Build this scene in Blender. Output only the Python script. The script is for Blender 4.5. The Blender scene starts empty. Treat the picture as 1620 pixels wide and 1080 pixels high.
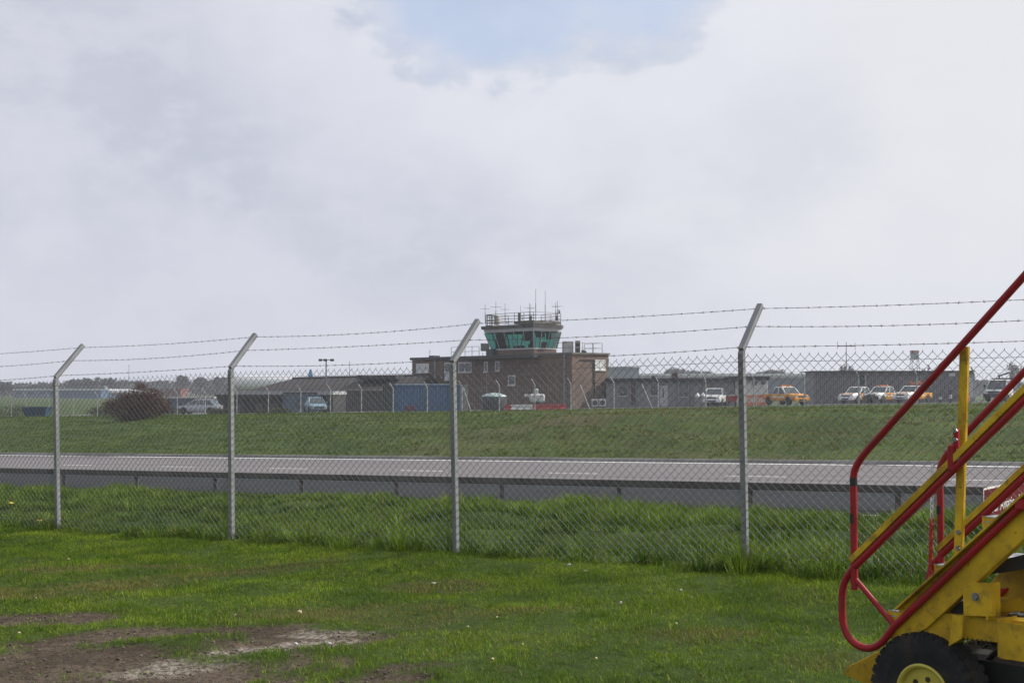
import bpy, bmesh, math, random
import numpy as np
from mathutils import Vector, Matrix
random.seed(7); RNG = np.random.default_rng(11)
SC = bpy.context.scene; COL = SC.collection
# ------------------------------------------------------------------ camera
F = 2200.0; CAMZ = 1.6; PITCH = math.atan(77.0 / F)
cd = bpy.data.cameras.new('camera'); cam = bpy.data.objects.new('camera', cd); COL.objects.link(cam)
cam.location = (0, 0, CAMZ); cam.rotation_euler = (math.pi / 2 + PITCH, 0, 0)
cd.sensor_width = 36; cd.lens = F / 1620 * 36; cd.clip_start = 0.1; cd.clip_end = 6000
SC.camera = cam
# ------------------------------------------------------------------ light
SUN_AZ = math.radians(76); SUN_EL = math.radians(38)          # azimuth from the view direction, to the right
sl = bpy.data.lights.new('sun', 'SUN'); sl.energy = 5.0; sl.angle = math.radians(3); sl.color = (1.0, .95, .87)
so = bpy.data.objects.new('sun', sl); COL.objects.link(so)
sd = Vector((math.sin(SUN_AZ) * math.cos(SUN_EL), math.cos(SUN_AZ) * math.cos(SUN_EL), math.sin(SUN_EL)))
so.rotation_euler = sd.to_track_quat('Z', 'Y').to_euler(); so.location = (60, 40, 60)
SC.view_settings.view_transform = 'Standard'; SC.view_settings.look = 'None'
SC.view_settings.exposure = 0.14; SC.view_settings.gamma = 1.0
SC.cycles.max_bounces = 6; SC.cycles.transparent_max_bounces = 12; SC.cycles.volume_bounces = 0
# ------------------------------------------------------------------ node helpers
class NT:
    def __init__(s, tree): s.t = tree; tree.nodes.clear()
    def n(s, typ, **kw):
        nd = s.t.nodes.new(typ)
        for k, v in kw.items():
            if k.startswith('_'): setattr(nd, k[1:], v)
        return nd
    def link(s, a, b): s.t.links.new(a, b)
    def setin(s, nd, key, v):
        if hasattr(v, 'is_linked') or isinstance(v, bpy.types.NodeSocket): s.t.links.new(v, nd.inputs[key])
        else: nd.inputs[key].default_value = v
    def math(s, op, a, b=0.0, c=0.0, clamp=False):
        nd = s.t.nodes.new('ShaderNodeMath'); nd.operation = op; nd.use_clamp = clamp
        s.setin(nd, 0, a); s.setin(nd, 1, b); s.setin(nd, 2, c); return nd.outputs[0]
    def mix(s, f, a, b):
        nd = s.t.nodes.new('ShaderNodeMix'); nd.data_type = 'RGBA'
        s.setin(nd, 0, f); s.setin(nd, 6, a); s.setin(nd, 7, b); return nd.outputs[2]
    def noise(s, vec, scale, detail=4, rough=.55, dist=0.0):
        nd = s.t.nodes.new('ShaderNodeTexNoise'); nd.inputs['Scale'].default_value = scale
        nd.inputs['Detail'].default_value = detail; nd.inputs['Roughness'].default_value = rough
        nd.inputs['Distortion'].default_value = dist
        if vec is not None: s.t.links.new(vec, nd.inputs['Vector'])
        return nd.outputs['Fac']
    def smooth(s, v, lo, hi):
        nd = s.t.nodes.new('ShaderNodeMapRange'); nd.interpolation_type = 'SMOOTHSTEP'
        s.setin(nd, 0, v); s.setin(nd, 1, lo); s.setin(nd, 2, hi); return nd.outputs[0]
def c4(c): return (c[0], c[1], c[2], 1.0)
# ------------------------------------------------------------------ world: pale sky with broken thin cloud
w = bpy.data.worlds.new('World'); SC.world = w; w.use_nodes = True
T = NT(w.node_tree)
sky = T.n('ShaderNodeTexSky'); sky.sky_type = 'NISHITA'; sky.sun_disc = False
sky.sun_elevation = SUN_EL; sky.sun_rotation = SUN_AZ; sky.dust_density = 2.0; sky.air_density = 1.0
tc = T.n('ShaderNodeTexCoord'); sep = T.n('ShaderNodeSeparateXYZ'); T.link(tc.outputs['Generated'], sep.inputs[0])
az = T.math('ARCTAN2', sep.outputs[0], sep.outputs[1]); el = T.math('ARCSINE', sep.outputs[2])
cmb = T.n('ShaderNodeCombineXYZ'); T.link(az, cmb.inputs[0]); T.link(T.math('MULTIPLY', el, 1.6), cmb.inputs[1])
dv = cmb.outputs[0]
n1 = T.noise(dv, 13, 7, .58); n2 = T.noise(dv, 5.0, 5, .55, .3); n3 = T.noise(dv, 3.0, 3, .5)
def ell(cx, cy, rx, ry):
    a = T.math('POWER', T.math('DIVIDE', T.math('ABSOLUTE', T.math('SUBTRACT', az, cx)), rx), 2.0)
    b = T.math('POWER', T.math('DIVIDE', T.math('ABSOLUTE', T.math('SUBTRACT', el, cy)), ry), 2.0)
    return T.math('SQRT', T.math('ADD', a, b))
d1 = T.math('MINIMUM', ell(-.012, .302, .118, .085), ell(.085, .318, .085, .088))
d1 = T.math('ADD', d1, T.math('MULTIPLY', T.math('SUBTRACT', n1, .5), .95))
gap = T.math('SUBTRACT', 1.0, T.smooth(d1, .68, 1.08))               # the blue opening
rim = T.math('MULTIPLY', T.smooth(d1, .92, 1.05), T.math('SUBTRACT', 1.0, T.smooth(d1, 1.15, 2.3)))
thin = T.smooth(T.noise(dv, 7, 6, .6, .2), .42, .72)
# cloud colour in sky-texture units (background strength 0.1)
cl = T.mix(T.smooth(n2, .36, .66), c4((4.95, 5.2, 6.15)), c4((5.8, 6.0, 6.8)))
cl = T.mix(T.math('MULTIPLY', T.smooth(n1, .40, .62), .50), cl, c4((6.6, 6.75, 7.5)))
cl = T.mix(T.math('MULTIPLY', T.smooth(T.math('ADD', az, T.math('MULTIPLY', T.math('SUBTRACT', n2, .5), .5)), -.12, .30), .85), cl, c4((7.4, 7.55, 7.8)))
cl = T.mix(T.math('MULTIPLY', rim, .6), cl, c4((7.4, 7.55, 8.15)))
lowgrey = T.math('SUBTRACT', 1.0, T.smooth(el, .02, .13))
cl = T.mix(T.math('MULTIPLY', lowgrey, .5), cl, c4((6.3, 6.45, 7.1)))
blue = T.mix(.85, sky.outputs[0], c4((4.5, 5.75, 8.0)))
blue = T.mix(T.math('ADD', T.math('MULTIPLY', thin, .45), T.math('MULTIPLY', T.smooth(az, .0, .16), .35)), blue, c4((6.0, 6.6, 7.9)))
skycol = T.mix(T.math('MULTIPLY', gap, .66), cl, blue)
bg = T.n('ShaderNodeBackground'); bg.inputs['Strength'].default_value = .1
T.link(skycol, bg.inputs['Color']); wo = T.n('ShaderNodeOutputWorld'); T.link(bg.outputs[0], wo.inputs[0])

# value noise in numpy
_tab = RNG.random((256, 256))
def vnoise(x, y):
    xi = np.floor(x).astype(int); yi = np.floor(y).astype(int); fx = x - xi; fy = y - yi
    fx = fx * fx * (3 - 2 * fx); fy = fy * fy * (3 - 2 * fy)
    g = lambda a, b: _tab[a & 255, b & 255]
    return (g(xi, yi) * (1 - fx) + g(xi + 1, yi) * fx) * (1 - fy) + (g(xi, yi + 1) * (1 - fx) + g(xi + 1, yi + 1) * fx) * fy
def fbm(x, y, o=4, sc=1.0):
    v = 0; a = .5; t = 0
    for i in range(o): v = v + a * vnoise(x * sc + 17 * i, y * sc + 31 * i); t += a; a *= .55; sc *= 2.03
    return v / t
# ------------------------------------------------------------------ geometry helpers
cp, sp = math.cos(PITCH), math.sin(PITCH)
def ray(px, py):
    a = (px - 810) / F; b = (540 - py) / F
    return Vector((a, cp - b * sp, sp + b * cp))
def W(px, py, Y):
    d = ray(px, py); return Vector((0, 0, CAMZ)) + d * (Y / d.y)
SU = np.array((.832, -.555)); NU = np.array((.555, .832))   # along the road, across the road
TILT = .0188
PN = np.array([-50, 0, 6, 9, 11, 13, 15.5, 18, 22, 24.5, 25.6, 26.2, 46.6, 47.3, 50, 55, 60, 64, 67, 70, 80, 3000.])
PZ = np.array([-.15, -.04, 0, .08, .17, .19, .17, .0, -.4, -.66, -.70, -.72, -.72, -.62, -.42, .1, .62, .95, 1.10, 1.13, 1.12, 1.25])
def terrain(x, y):
    x = np.asarray(x, float); y = np.asarray(y, float)
    s = x * SU[0] + y * SU[1]; n = x * NU[0] + y * NU[1]
    t = np.where(s < -95, -95 - 30 * (1 - np.exp((s + 95) / 30.)), s); t = np.where(t > 30, 30., t)
    z = np.interp(n, PN, PZ) + TILT * t
    bank = np.clip((n - 47.5) / 5, 0, 1) * np.clip((76 - n) / 8, 0, 1)
    z = z + bank * .10 * (np.sin(x * .31 + n * .5) * np.sin(n * .42 + 1) + .6 * np.sin(x * .8 + 2) * np.sin(n * 1.1))
    near = np.clip((24 - n) / 3, 0, 1)
    vg = np.clip((n - 11.3) / 1.2, 0, 1) * np.clip((20 - n) / 4, 0, 1)
    z = z + vg * .42 * (fbm(x + 3, y, 3, .75) - .48)
    z = z + bank * .70 * np.clip((68 - n) / 8, 0, 1) * (fbm(s * .35, n * 1.3 + 5, 3, .33) - .5)
    return z + near * .018 * (np.sin(x * 2.1 + y) * np.sin(y * 1.7 + .5) + .7 * np.sin(x * 4.3 + 1.) * np.sin(y * 5.1))
def gz(x, y): return float(terrain(x, y))
def G(px, Y, dz=0.0):
    x = (px - 810) / F * Y; return Vector((x, Y, gz(x, Y) + dz))
def SN(s, n): return (s * SU[0] + n * NU[0], s * SU[1] + n * NU[1])
def dirt_mask(x, y):
    """0 grass .. 1 bare earth on the lawn"""
    X = np.asarray(x, float); Y = np.asarray(y, float); n = (fbm(X, Y, 5, 1.9) - .5) * 2
    def e(cx, cy, rx, ry, a=0.):
        dx = X - cx; dy = Y - cy; c, s = math.cos(a), math.sin(a)
        return 1 - np.sqrt(((dx * c + dy * s) / rx) ** 2 + ((-dx * s + dy * c) / ry) ** 2)
    m = np.maximum.reduce([e(-2.3, 8.3, 1.9, .9), e(-1.35, 9.6, .95, .5, .25), e(-3.0, 9.0, 1.3, .7), e(-3.9, 10.7, .85, .42), e(-2.5, 9.9, 1.3, .25, .12), e(-1.9, 8.0, 1.15, .6)])
    n2 = (fbm(X + 11, Y + 3, 4, 6.) - .5) * 2
    return np.clip((m * 1.5 + n * .95 + n2 * .55 - .08) * 2.2, 0, 1)
def chalk_mask(x, y):
    X = np.asarray(x, float); Y = np.asarray(y, float); n = (fbm(X, Y + 7, 5, 3.5) - .5) * 2
    def e(cx, cy, rx, ry, a=0.):
        dx = X - cx; dy = Y - cy; c, s = math.cos(a), math.sin(a)
        return 1 - np.sqrt(((dx * c + dy * s) / rx) ** 2 + ((-dx * s + dy * c) / ry) ** 2)
    m = np.maximum.reduce([e(-1.25, 9.85, .62, .16, .1), e(-1.55, 9.35, .75, .16, .5), e(-2.15, 8.75, .55, .22, .7), e(-3.1, 8.1, .3, .15)])
    return np.clip((m * 1.2 + n * .9) * 2.0, 0, 1)
def dry_mask(x, y):
    X = np.asarray(x, float); Y = np.asarray(y, float); n = (fbm(X + 40, Y, 4, 1.3) - .5) * 2
    def e(cx, cy, rx, ry, a=0.):
        dx = X - cx; dy = Y - cy; c, s = math.cos(a), math.sin(a)
        return 1 - np.sqrt(((dx * c + dy * s) / rx) ** 2 + ((-dx * s + dy * c) / ry) ** 2)
    m = np.maximum.reduce([e(-3.6, 12.3, 2.2, .5, .45), e(-1.2, 10.5, 1.0, .4), e(-.7, 11.7, .6, .35), e(-.3, 10.2, 1.2, .3), e(2.4, 8.3, .7, .4), e(1.2, 9.2, .5, .3), e(-3.8, 13.4, 1.2, .2)])
    return np.clip((m * 1.7 + n * .8) * 1.8, 0, 1) * .9 + np.clip((fbm(X + 70, Y, 4, .75) - .53) * 2.2, 0, .18)
class MB:
    """collects shapes into one mesh; every vertex may use a material slot per face"""
    def __init__(s): s.v = []; s.f = []; s.m = []; s.mi = 0
    def add(s, vs, fs, mi=None):
        o = len(s.v); s.v += [tuple(v) for v in vs]; s.f += [tuple(i + o for i in f) for f in fs]
        s.m += [s.mi if mi is None else mi] * len(fs); return s
    def box(s, c, size, R=None, mi=None, taper=1.0):
        hx, hy, hz = size[0] / 2, size[1] / 2, size[2] / 2; c = Vector(c)
        P = [Vector((x * hx * (taper if z > 0 else 1), y * hy * (taper if z > 0 else 1), z * hz)) for z in (-1, 1) for x, y in ((-1, -1), (1, -1), (1, 1), (-1, 1))]
        if R is not None: P = [R @ p for p in P]
        return s.add([c + p for p in P], [(3, 2, 1, 0), (4, 5, 6, 7), (0, 1, 5, 4), (1, 2, 6, 5), (2, 3, 7, 6), (3, 0, 4, 7)], mi)
    def bevbox(s, c, size, b=.02, R=None, mi=None):
        """box with chamfered vertical and horizontal edges"""
        hx, hy, hz = size[0] / 2, size[1] / 2, size[2] / 2; c = Vector(c); P = []
        for z, k in ((-hz, b), (-hz + b, 0), (hz - b, 0), (hz, b)):
            x, y = hx - k, hy - k; q = b if k == 0 else b * .5
            P += [(-x + q, -y, z), (x - q, -y, z), (x, -y + q, z), (x, y - q, z), (x - q, y, z), (-x + q, y, z), (-x, y - q, z), (-x, -y + q, z)]
        P = [Vector(p) for p in P]
        if R is not None: P = [R @ p for p in P]
        fs = [tuple(range(7, -1, -1)), tuple(range(24, 32))]
        for r in range(3):
            for i in range(8): fs.append((r * 8 + i, r * 8 + (i + 1) % 8, r * 8 + 8 + (i + 1) % 8, r * 8 + 8 + i))
        return s.add([c + p for p in P], fs, mi)
    def tube(s, pts, r, seg=8, mi=None, cap=True):
        pts = [Vector(p) for p in pts]; n = len(pts); rs = r if hasattr(r, '__len__') else [r] * n; vs = []; up = None
        for i, p in enumerate(pts):
            d = (pts[min(i + 1, n - 1)] - pts[max(i - 1, 0)])
            if d.length < 1e-9: d = Vector((0, 0, 1))
            d.normalize()
            if up is None: up = Vector((0, 0, 1)) if abs(d.z) < .9 else Vector((1, 0, 0))
            a = d.cross(up); a.normalize(); b = a.cross(d); up = b
            for k in range(seg):
                t = 2 * math.pi * (k + .5) / seg; vs.append(p + (a * math.cos(t) + b * math.sin(t)) * rs[i])
        fs = [(i * seg + k, i * seg + (k + 1) % seg, (i + 1) * seg + (k + 1) % seg, (i + 1) * seg + k) for i in range(n - 1) for k in range(seg)]
        if cap: fs += [tuple(range(seg - 1, -1, -1)), tuple((n - 1) * seg + k for k in range(seg))]
        return s.add(vs, fs, mi)
    def bar(s, a, b, w, h, up=(0, 0, 1), mi=None):
        a = Vector(a); b = Vector(b); d = (b - a).normalized(); u = Vector(up); x = d.cross(u).normalized() * w / 2; y = x.cross(d).normalized() * h / 2
        return s.add([a - x - y, a + x - y, a + x + y, a - x + y, b - x - y, b + x - y, b + x + y, b - x + y],
                     [(3, 2, 1, 0), (4, 5, 6, 7), (0, 1, 5, 4), (1, 2, 6, 5), (2, 3, 7, 6), (3, 0, 4, 7)], mi)
    def prism(s, poly, ext, mi=None):
        """polygon (3-D points) extruded by vector ext"""
        P = [Vector(p) for p in poly]; n = len(P); e = Vector(ext)
        return s.add(P + [p + e for p in P], [tuple(range(n - 1, -1, -1)), tuple(range(n, 2 * n))] + [(i, (i + 1) % n, n + (i + 1) % n, n + i) for i in range(n)], mi)
    def lathe(s, prof, o=(0, 0, 0), axis='z', seg=20, mi=None, R=None):
        vs = []; o = Vector(o)
        for r, h in prof:
            for k in range(seg):
                t = 2 * math.pi * k / seg; v = Vector((r * math.cos(t), r * math.sin(t), h))
                if R is not None: v = R @ v
                vs.append(o + v)
        n = len(prof); fs = [(i * seg + k, i * seg + (k + 1) % seg, (i + 1) * seg + (k + 1) % seg, (i + 1) * seg + k) for i in range(n - 1) for k in range(seg)]
        fs += [tuple(range(seg - 1, -1, -1)), tuple((n - 1) * seg + k for k in range(seg))]
        return s.add(vs, fs, mi)
    def build(s, name, mats, parent=None, smooth=False, bevel=0):
        me = bpy.data.meshes.new(name); me.from_pydata(s.v, [], s.f)
        if not isinstance(mats, (list, tuple)): mats = [mats]
        for m in mats: me.materials.append(m)
        if len(mats) > 1: me.polygons.foreach_set('material_index', s.m)
        me.update(); bm = bmesh.new(); bm.from_mesh(me); bmesh.ops.recalc_face_normals(bm, faces=bm.faces); bm.to_mesh(me); bm.free()
        if smooth: me.shade_smooth(); me.set_sharp_from_angle(angle=math.radians(40))
        o = bpy.data.objects.new(name, me); COL.objects.link(o)
        if bevel:
            b = o.modifiers.new('bevel', 'BEVEL'); b.width = bevel; b.segments = 2; b.limit_method = 'ANGLE'
        if parent is not None:
            o.parent = parent; o.matrix_parent_inverse = parent.matrix_world.inverted() if False else Matrix()
        return o
def tag(o, label=None, cat=None, group=None, kind=None):
    for k, v in (('label', label), ('category', cat), ('group', group), ('kind', kind)):
        if v: o[k] = v
    return o
def thing(name, label, cat, loc=(0, 0, 0), rz=0., group=None):
    o = bpy.data.objects.new(name, None); COL.objects.link(o); o.location = loc; o.rotation_euler = (0, 0, rz); o.empty_display_size = .3
    return tag(o, label, cat, group)
def kids(o): return [c for c in COL.objects if c.parent == o]
def dup(o, loc=None, rz=None, label=None, parent=None):
    c = o.copy(); COL.objects.link(c)
    if parent is not None: c.parent = parent
    if loc is not None: c.location = loc
    if rz is not None: c.rotation_euler = (0, 0, rz)
    if label: c['label'] = label
    for k in kids(o): dup(k, parent=c)
    return c
def LM(loc, rz): return Matrix.Translation(Vector(loc)) @ Matrix.Rotation(rz, 4, 'Z')
class Loc:
    """world points into the local frame of a thing"""
    def __init__(s, o): s.M = LM(o.location, o.rotation_euler[2]).inverted()
    def __call__(s, p): return s.M @ Vector(p)
# ------------------------------------------------------------------ materials
MATS = {}
def mat(name, col, rough=.6, metal=0., var=.18, scale=3., bump=0., spec=.5, col2=None, coords='Object', stretch=None, detail=5, trans=0., bumpscale=None, grime=0., roadvec=False):
    if name in MATS: return MATS[name]
    m = bpy.data.materials.new(name); m.use_nodes = True; t = NT(m.node_tree)
    p = t.n('ShaderNodeBsdfPrincipled'); out = t.n('ShaderNodeOutputMaterial'); tcn = t.n('ShaderNodeTexCoord'); v = tcn.outputs[coords]
    if stretch:
        mp = t.n('ShaderNodeMapping'); mp.inputs['Scale'].default_value = stretch; t.link(v, mp.inputs[0]); v = mp.outputs[0]
    if roadvec:
        mp = t.n('ShaderNodeMapping'); mp.inputs['Rotation'].default_value = (0, 0, math.atan2(.555, .832)); t.link(v, mp.inputs[0])
        m2 = t.n('ShaderNodeMapping'); m2.inputs['Scale'].default_value = (.04, 1.1, 1); t.link(mp.outputs[0], m2.inputs[0]); v = m2.outputs[0]
    nz = t.noise(v, scale, detail, .6)
    a = tuple(x * (1 - var) for x in col); b = tuple(min(1, x * (1 + var)) for x in col) if col2 is None else col2
    cc = t.mix(t.smooth(nz, .3, .7), c4(a), c4(b))
    if grime:
        g1 = t.math('MULTIPLY', t.smooth(t.noise(v, 9, 8, .72), .50, .66), grime); cc = t.mix(g1, cc, c4((.06, .042, .022)))
        cc = t.mix(t.math('MULTIPLY', t.smooth(t.noise(v, 45, 4, .6), .66, .70), grime * 1.2), cc, c4((.035, .022, .014)))
        t.link(t.math('ADD', rough - .05, t.math('MULTIPLY', t.noise(v, 14, 5), .25)), p.inputs['Roughness'])
    t.link(cc, p.inputs['Base Color'])
    if not grime: p.inputs['Roughness'].default_value = rough
    p.inputs['Metallic'].default_value = metal; p.inputs['Specular IOR Level'].default_value = spec
    if bump:
        bn = t.n('ShaderNodeBump'); bn.inputs['Strength'].default_value = .6; bn.inputs['Distance'].default_value = bump
        t.link(t.noise(v, bumpscale or scale * 6, 4, .6), bn.inputs['Height']); t.link(bn.outputs[0], p.inputs['Normal'])
    t.link(p.outputs[0], out.inputs[0]); MATS[name] = m; return m
def glassy(name, col=(.02, .03, .035), rough=.08): return mat(name, col, rough, 0, .1, 1., spec=.8)
# ================================================================== GROUND
def axis(core0, core1, step, lo, hi, g=1.09):
    a = list(np.arange(core0, core1 + 1e-6, step)); d = step
    while a[-1] < hi: d *= g; a.append(a[-1] + d)
    d = step
    while a[0] > lo: d *= g; a.insert(0, a[0] - d)
    return np.array(a)
gx = axis(-6.5, 6.5, .055, -850, 850, 1.05); gy = axis(6.0, 16, .055, -60, 1150, 1.022)
XX, YY = np.meshgrid(gx, gy); ZZ = terrain(XX, YY)
DM = dirt_mask(XX, YY); NN = XX * NU[0] + YY * NU[1]; DM = DM * (NN < 10.5)
ZZ = ZZ - DM * .018 + DM * .05 * (fbm(XX, YY, 4, 7.) - .5) + np.where(NN < 11, .01 * (fbm(XX, YY, 3, 3.) - .5), 0)
def grid_mesh(name, XX, YY, ZZ, mats):
    ny, nx = XX.shape; me = bpy.data.meshes.new(name); me.vertices.add(nx * ny)
    me.vertices.foreach_set('co', np.stack([XX, YY, ZZ], -1).astype(np.float32).ravel())
    i = np.arange(nx * ny).reshape(ny, nx); q = np.stack([i[:-1, :-1], i[:-1, 1:], i[1:, 1:], i[1:, :-1]], -1).reshape(-1, 4)
    me.loops.add(q.size); me.loops.foreach_set('vertex_index', q.ravel().astype(np.int32)); me.polygons.add(len(q))
    me.polygons.foreach_set('loop_start', np.arange(0, q.size, 4, dtype=np.int32)); me.update(calc_edges=True); me.validate(); me.shade_smooth()
    me.materials.append(mats); o = bpy.data.objects.new(name, me); COL.objects.link(o); return o
def ground_material():
    m = bpy.data.materials.new('turf_and_earth'); m.use_nodes = True; t = NT(m.node_tree)
    p = t.n('ShaderNodeBsdfPrincipled'); out = t.n('ShaderNodeOutputMaterial'); tcn = t.n('ShaderNodeTexCoord'); v = tcn.outputs['Object']
    att = t.n('ShaderNodeAttribute'); att.attribute_name = 'dirt'; att2 = t.n('ShaderNodeAttribute'); att2.attribute_name = 'zone'
    g = t.mix(t.smooth(t.noise(v, .25, 6), .35, .65), c4((.034, .060, .008)), c4((.062, .095, .014)))
    g = t.mix(t.math('MULTIPLY', t.smooth(t.noise(v, 6, 5, .7), .4, .7), .6), g, c4((.022, .030, .008)))
    brown = t.smooth(t.noise(v, .11, 5, .6, .4), .50, .66)
    g = t.mix(t.math('MULTIPLY', t.math('MULTIPLY', brown, att2.outputs['Fac']), .8), g, c4((.105, .085, .045)))
    e = t.mix(t.smooth(t.noise(v, 1.3, 6, .65), .36, .60), c4((.055, .039, .027)), c4((.110, .084, .060)))
    att3 = t.n('ShaderNodeAttribute'); att3.attribute_name = 'chalk'; ch = t.math('MULTIPLY', att3.outputs['Fac'], t.smooth(t.noise(v, 18, 5, .75), .38, .58))
    e = t.mix(ch, e, c4((.30, .265, .225)))
    e = t.mix(t.math('MULTIPLY', t.smooth(t.noise(v, 22, 4, .7), .45, .62), .75), e, c4((.030, .022, .017)))
    t.link(t.mix(att.outputs['Fac'], g, e), p.inputs['Base Color']); p.inputs['Roughness'].default_value = .95; p.inputs['Specular IOR Level'].default_value = .15
    bn = t.n('ShaderNodeBump'); bn.inputs['Strength'].default_value = .9; bn.inputs['Distance'].default_value = .03
    t.link(t.math('ADD', t.noise(v, 30, 5, .7), t.math('MULTIPLY', t.noise(v, 7, 3), 1.5)), bn.inputs['Height']); t.link(bn.outputs[0], p.inputs['Normal'])
    t.link(p.outputs[0], out.inputs[0]); return m
ground = grid_mesh('ground', XX, YY, ZZ, ground_material()); tag(ground, kind='structure')
ga = ground.data.attributes.new('chalk', 'FLOAT', 'POINT'); ga.data.foreach_set('value', chalk_mask(XX, YY).astype(np.float32).ravel())
ga = ground.data.attributes.new('dirt', 'FLOAT', 'POINT'); ga.data.foreach_set('value', np.clip(DM + .9 * (NN > 46.3) * (NN < 47.4) * (fbm(XX, YY, 3, 1.) > .45), 0, 1).astype(np.float32).ravel())
zb = (NN > 48) * (NN < 78) * np.clip(1.15 - np.hypot((XX - 14) / 26, (NN - 60) / 18), 0, 1) * 1.3
ga = ground.data.attributes.new('zone', 'FLOAT', 'POINT'); ga.data.foreach_set('value', np.clip(zb, 0, 1).astype(np.float32).ravel())
# ---- road: one asphalt sheet, markings laid 4 mm above
ROADZ = -.64
def strip(name, n0, n1, s0, s1, dz, m, step=4., kind='structure', parent=None):
    ss = np.arange(s0, s1 + .01, step) if s1 - s0 > step else np.array([s0, s1]); nn = np.array([n0, n1]) if n1 - n0 < 5 else np.linspace(n0, n1, 6)
    S, N = np.meshgrid(ss, nn); X = S * SU[0] + N * NU[0]; Y = S * SU[1] + N * NU[1]
    t = np.where(S < -95, -95 - 30 * (1 - np.exp((S + 95) / 30.)), S); t = np.where(t > 30, 30., t)
    return tag(grid_mesh(name, X, Y, ROADZ + TILT * t + dz, m), kind=kind)
asph = mat('asphalt', (.155, .146, .152), 1., spec=.1, var=.16, scale=.9, bump=.002, bumpscale=60, roadvec=True, detail=7)
asph2 = mat('asphalt_dark', (.028, .031, .034), 1., spec=.08, var=.12, scale=.5, bump=.004, bumpscale=60)
white_line = mat('road_paint', (.72, .72, .70), .6, var=.2, scale=5)
strip('road', 34.3, 46.7, -330, 60, 0, asph); strip('road_near_carriageway', 25.55, 34.3, -330, 60, 0, asph2)
strip('road_edge_line', 46.0, 46.4, -330, 60, .004, white_line)
strip('road_near_edge_line', 26.15, 26.32, -330, 60, .004, white_line)
nd = 38.5
for px in (100, 255, 427, 632, 868, 1148, 1485, -40, -190):
    u = (px - 810) / F; s = nd * (.832 * u - .555) / (.555 * u + .832)
    strip('road_lane_mark', nd - .07, nd + .07, s, s + 1.9, .004, white_line)
kerb = MB()
for k in range(-100, 20):
    s = k * 3.; a = SN(s, 46.78); b = SN(s + 2.985, 46.78)
    za = gz(*SN(s, 30.)) + .08; zb_ = gz(*SN(s + 3, 30.)) + .08
    kerb.bar((a[0], a[1], za + .03), (b[0], b[1], zb_ + .03), .12, .2)
tag(kerb.build('kerb', mat('kerb_concrete', (.30, .29, .28), .9, var=.25, scale=.6)), kind='structure')
# ================================================================== GRASS (real blades, plain numpy)
def blade_material(name, rough=.55):
    m = bpy.data.materials.new(name); m.use_nodes = True; t = NT(m.node_tree); out = t.n('ShaderNodeOutputMaterial')
    a = t.n('ShaderNodeAttribute'); a.attribute_name = 'col'
    p = t.n('ShaderNodeBsdfPrincipled'); p.inputs['Roughness'].default_value = rough; p.inputs['Specular IOR Level'].default_value = .12; t.link(a.outputs['Color'], p.inputs['Base Color'])
    tr = t.n('ShaderNodeBsdfTranslucent'); t.link(t.mix(.35, a.outputs['Color'], c4((.12, .21, .012))), tr.inputs[0]); mx = t.n('ShaderNodeMixShader'); mx.inputs[0].default_value = .30
    t.link(p.outputs[0], mx.inputs[1]); t.link(tr.outputs[0], mx.inputs[2]); t.link(mx.outputs[0], out.inputs[0]); return m
BLADE = blade_material('grass_blade')
def blades(name, x, y, h, wd, col, lean=.5, zoff=-.01):
    """x,y roots; h height; wd width; col (N,3)"""
    N = len(x); z = terrain(x, y) + zoff; th = RNG.random(N) * 6.283; ld = RNG.random(N) * 6.283; ln = (RNG.random(N) ** 1.2) * lean * h + .1 * h * lean
    ax, ay = np.cos(th) * wd / 2, np.sin(th) * wd / 2; lx, ly = np.cos(ld) * ln, np.sin(ld) * ln
    V = np.empty((N, 5, 3), np.float32)
    V[:, 0] = np.stack([x - ax, y - ay, z], -1); V[:, 1] = np.stack([x + ax, y + ay, z], -1)
    mz = z + h * .58; V[:, 2] = np.stack([x + ax * .75 + lx * .32, y + ay * .75 + ly * .32, mz], -1); V[:, 3] = np.stack([x - ax * .75 + lx * .32, y - ay * .75 + ly * .32, mz], -1)
    V[:, 4] = np.stack([x + lx, y + ly, z + h * (1 - .25 * (ln / np.maximum(h, 1e-4)) ** 2)], -1)
    me = bpy.data.meshes.new(name); me.vertices.add(N * 5); me.vertices.foreach_set('co', V.ravel())
    b = (np.arange(N) * 5)[:, None]; L = np.concatenate([b + np.array([[0, 1, 2, 3]]), b + np.array([[3, 2, 4]])], 1).astype(np.int32)
    me.loops.add(N * 7); me.loops.foreach_set('vertex_index', L.ravel()); me.polygons.add(N * 2)
    ls = np.stack([np.arange(N) * 7, np.arange(N) * 7 + 4], -1).astype(np.int32); me.polygons.foreach_set('loop_start', ls.ravel()); me.update(calc_edges=True)
    at = me.attributes.new('col', 'FLOAT_COLOR', 'POINT'); C = np.ones((N, 5, 4), np.float32); C[:, :, :3] = col[:, None, :]
    at.data.foreach_set('color', C.ravel()); me.materials.append(BLADE); o = bpy.data.objects.new(name, me); COL.objects.link(o); return o
def wedge(y0, y1, dens, m=1.3, power=0.):
    """random points over the ground the camera can see between two depths (and a margin to each side)"""
    A = .5 * .3682 * 2 * (y1 ** 2 - y0 ** 2) + 2 * m * (y1 - y0); N = int(A * dens)
    Y = np.sqrt(RNG.random(N) * (y1 ** 2 - y0 ** 2) + y0 ** 2); hw = .375 * Y + m; X = (RNG.random(N) * 2 - 1) * hw; return X, Y
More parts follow.
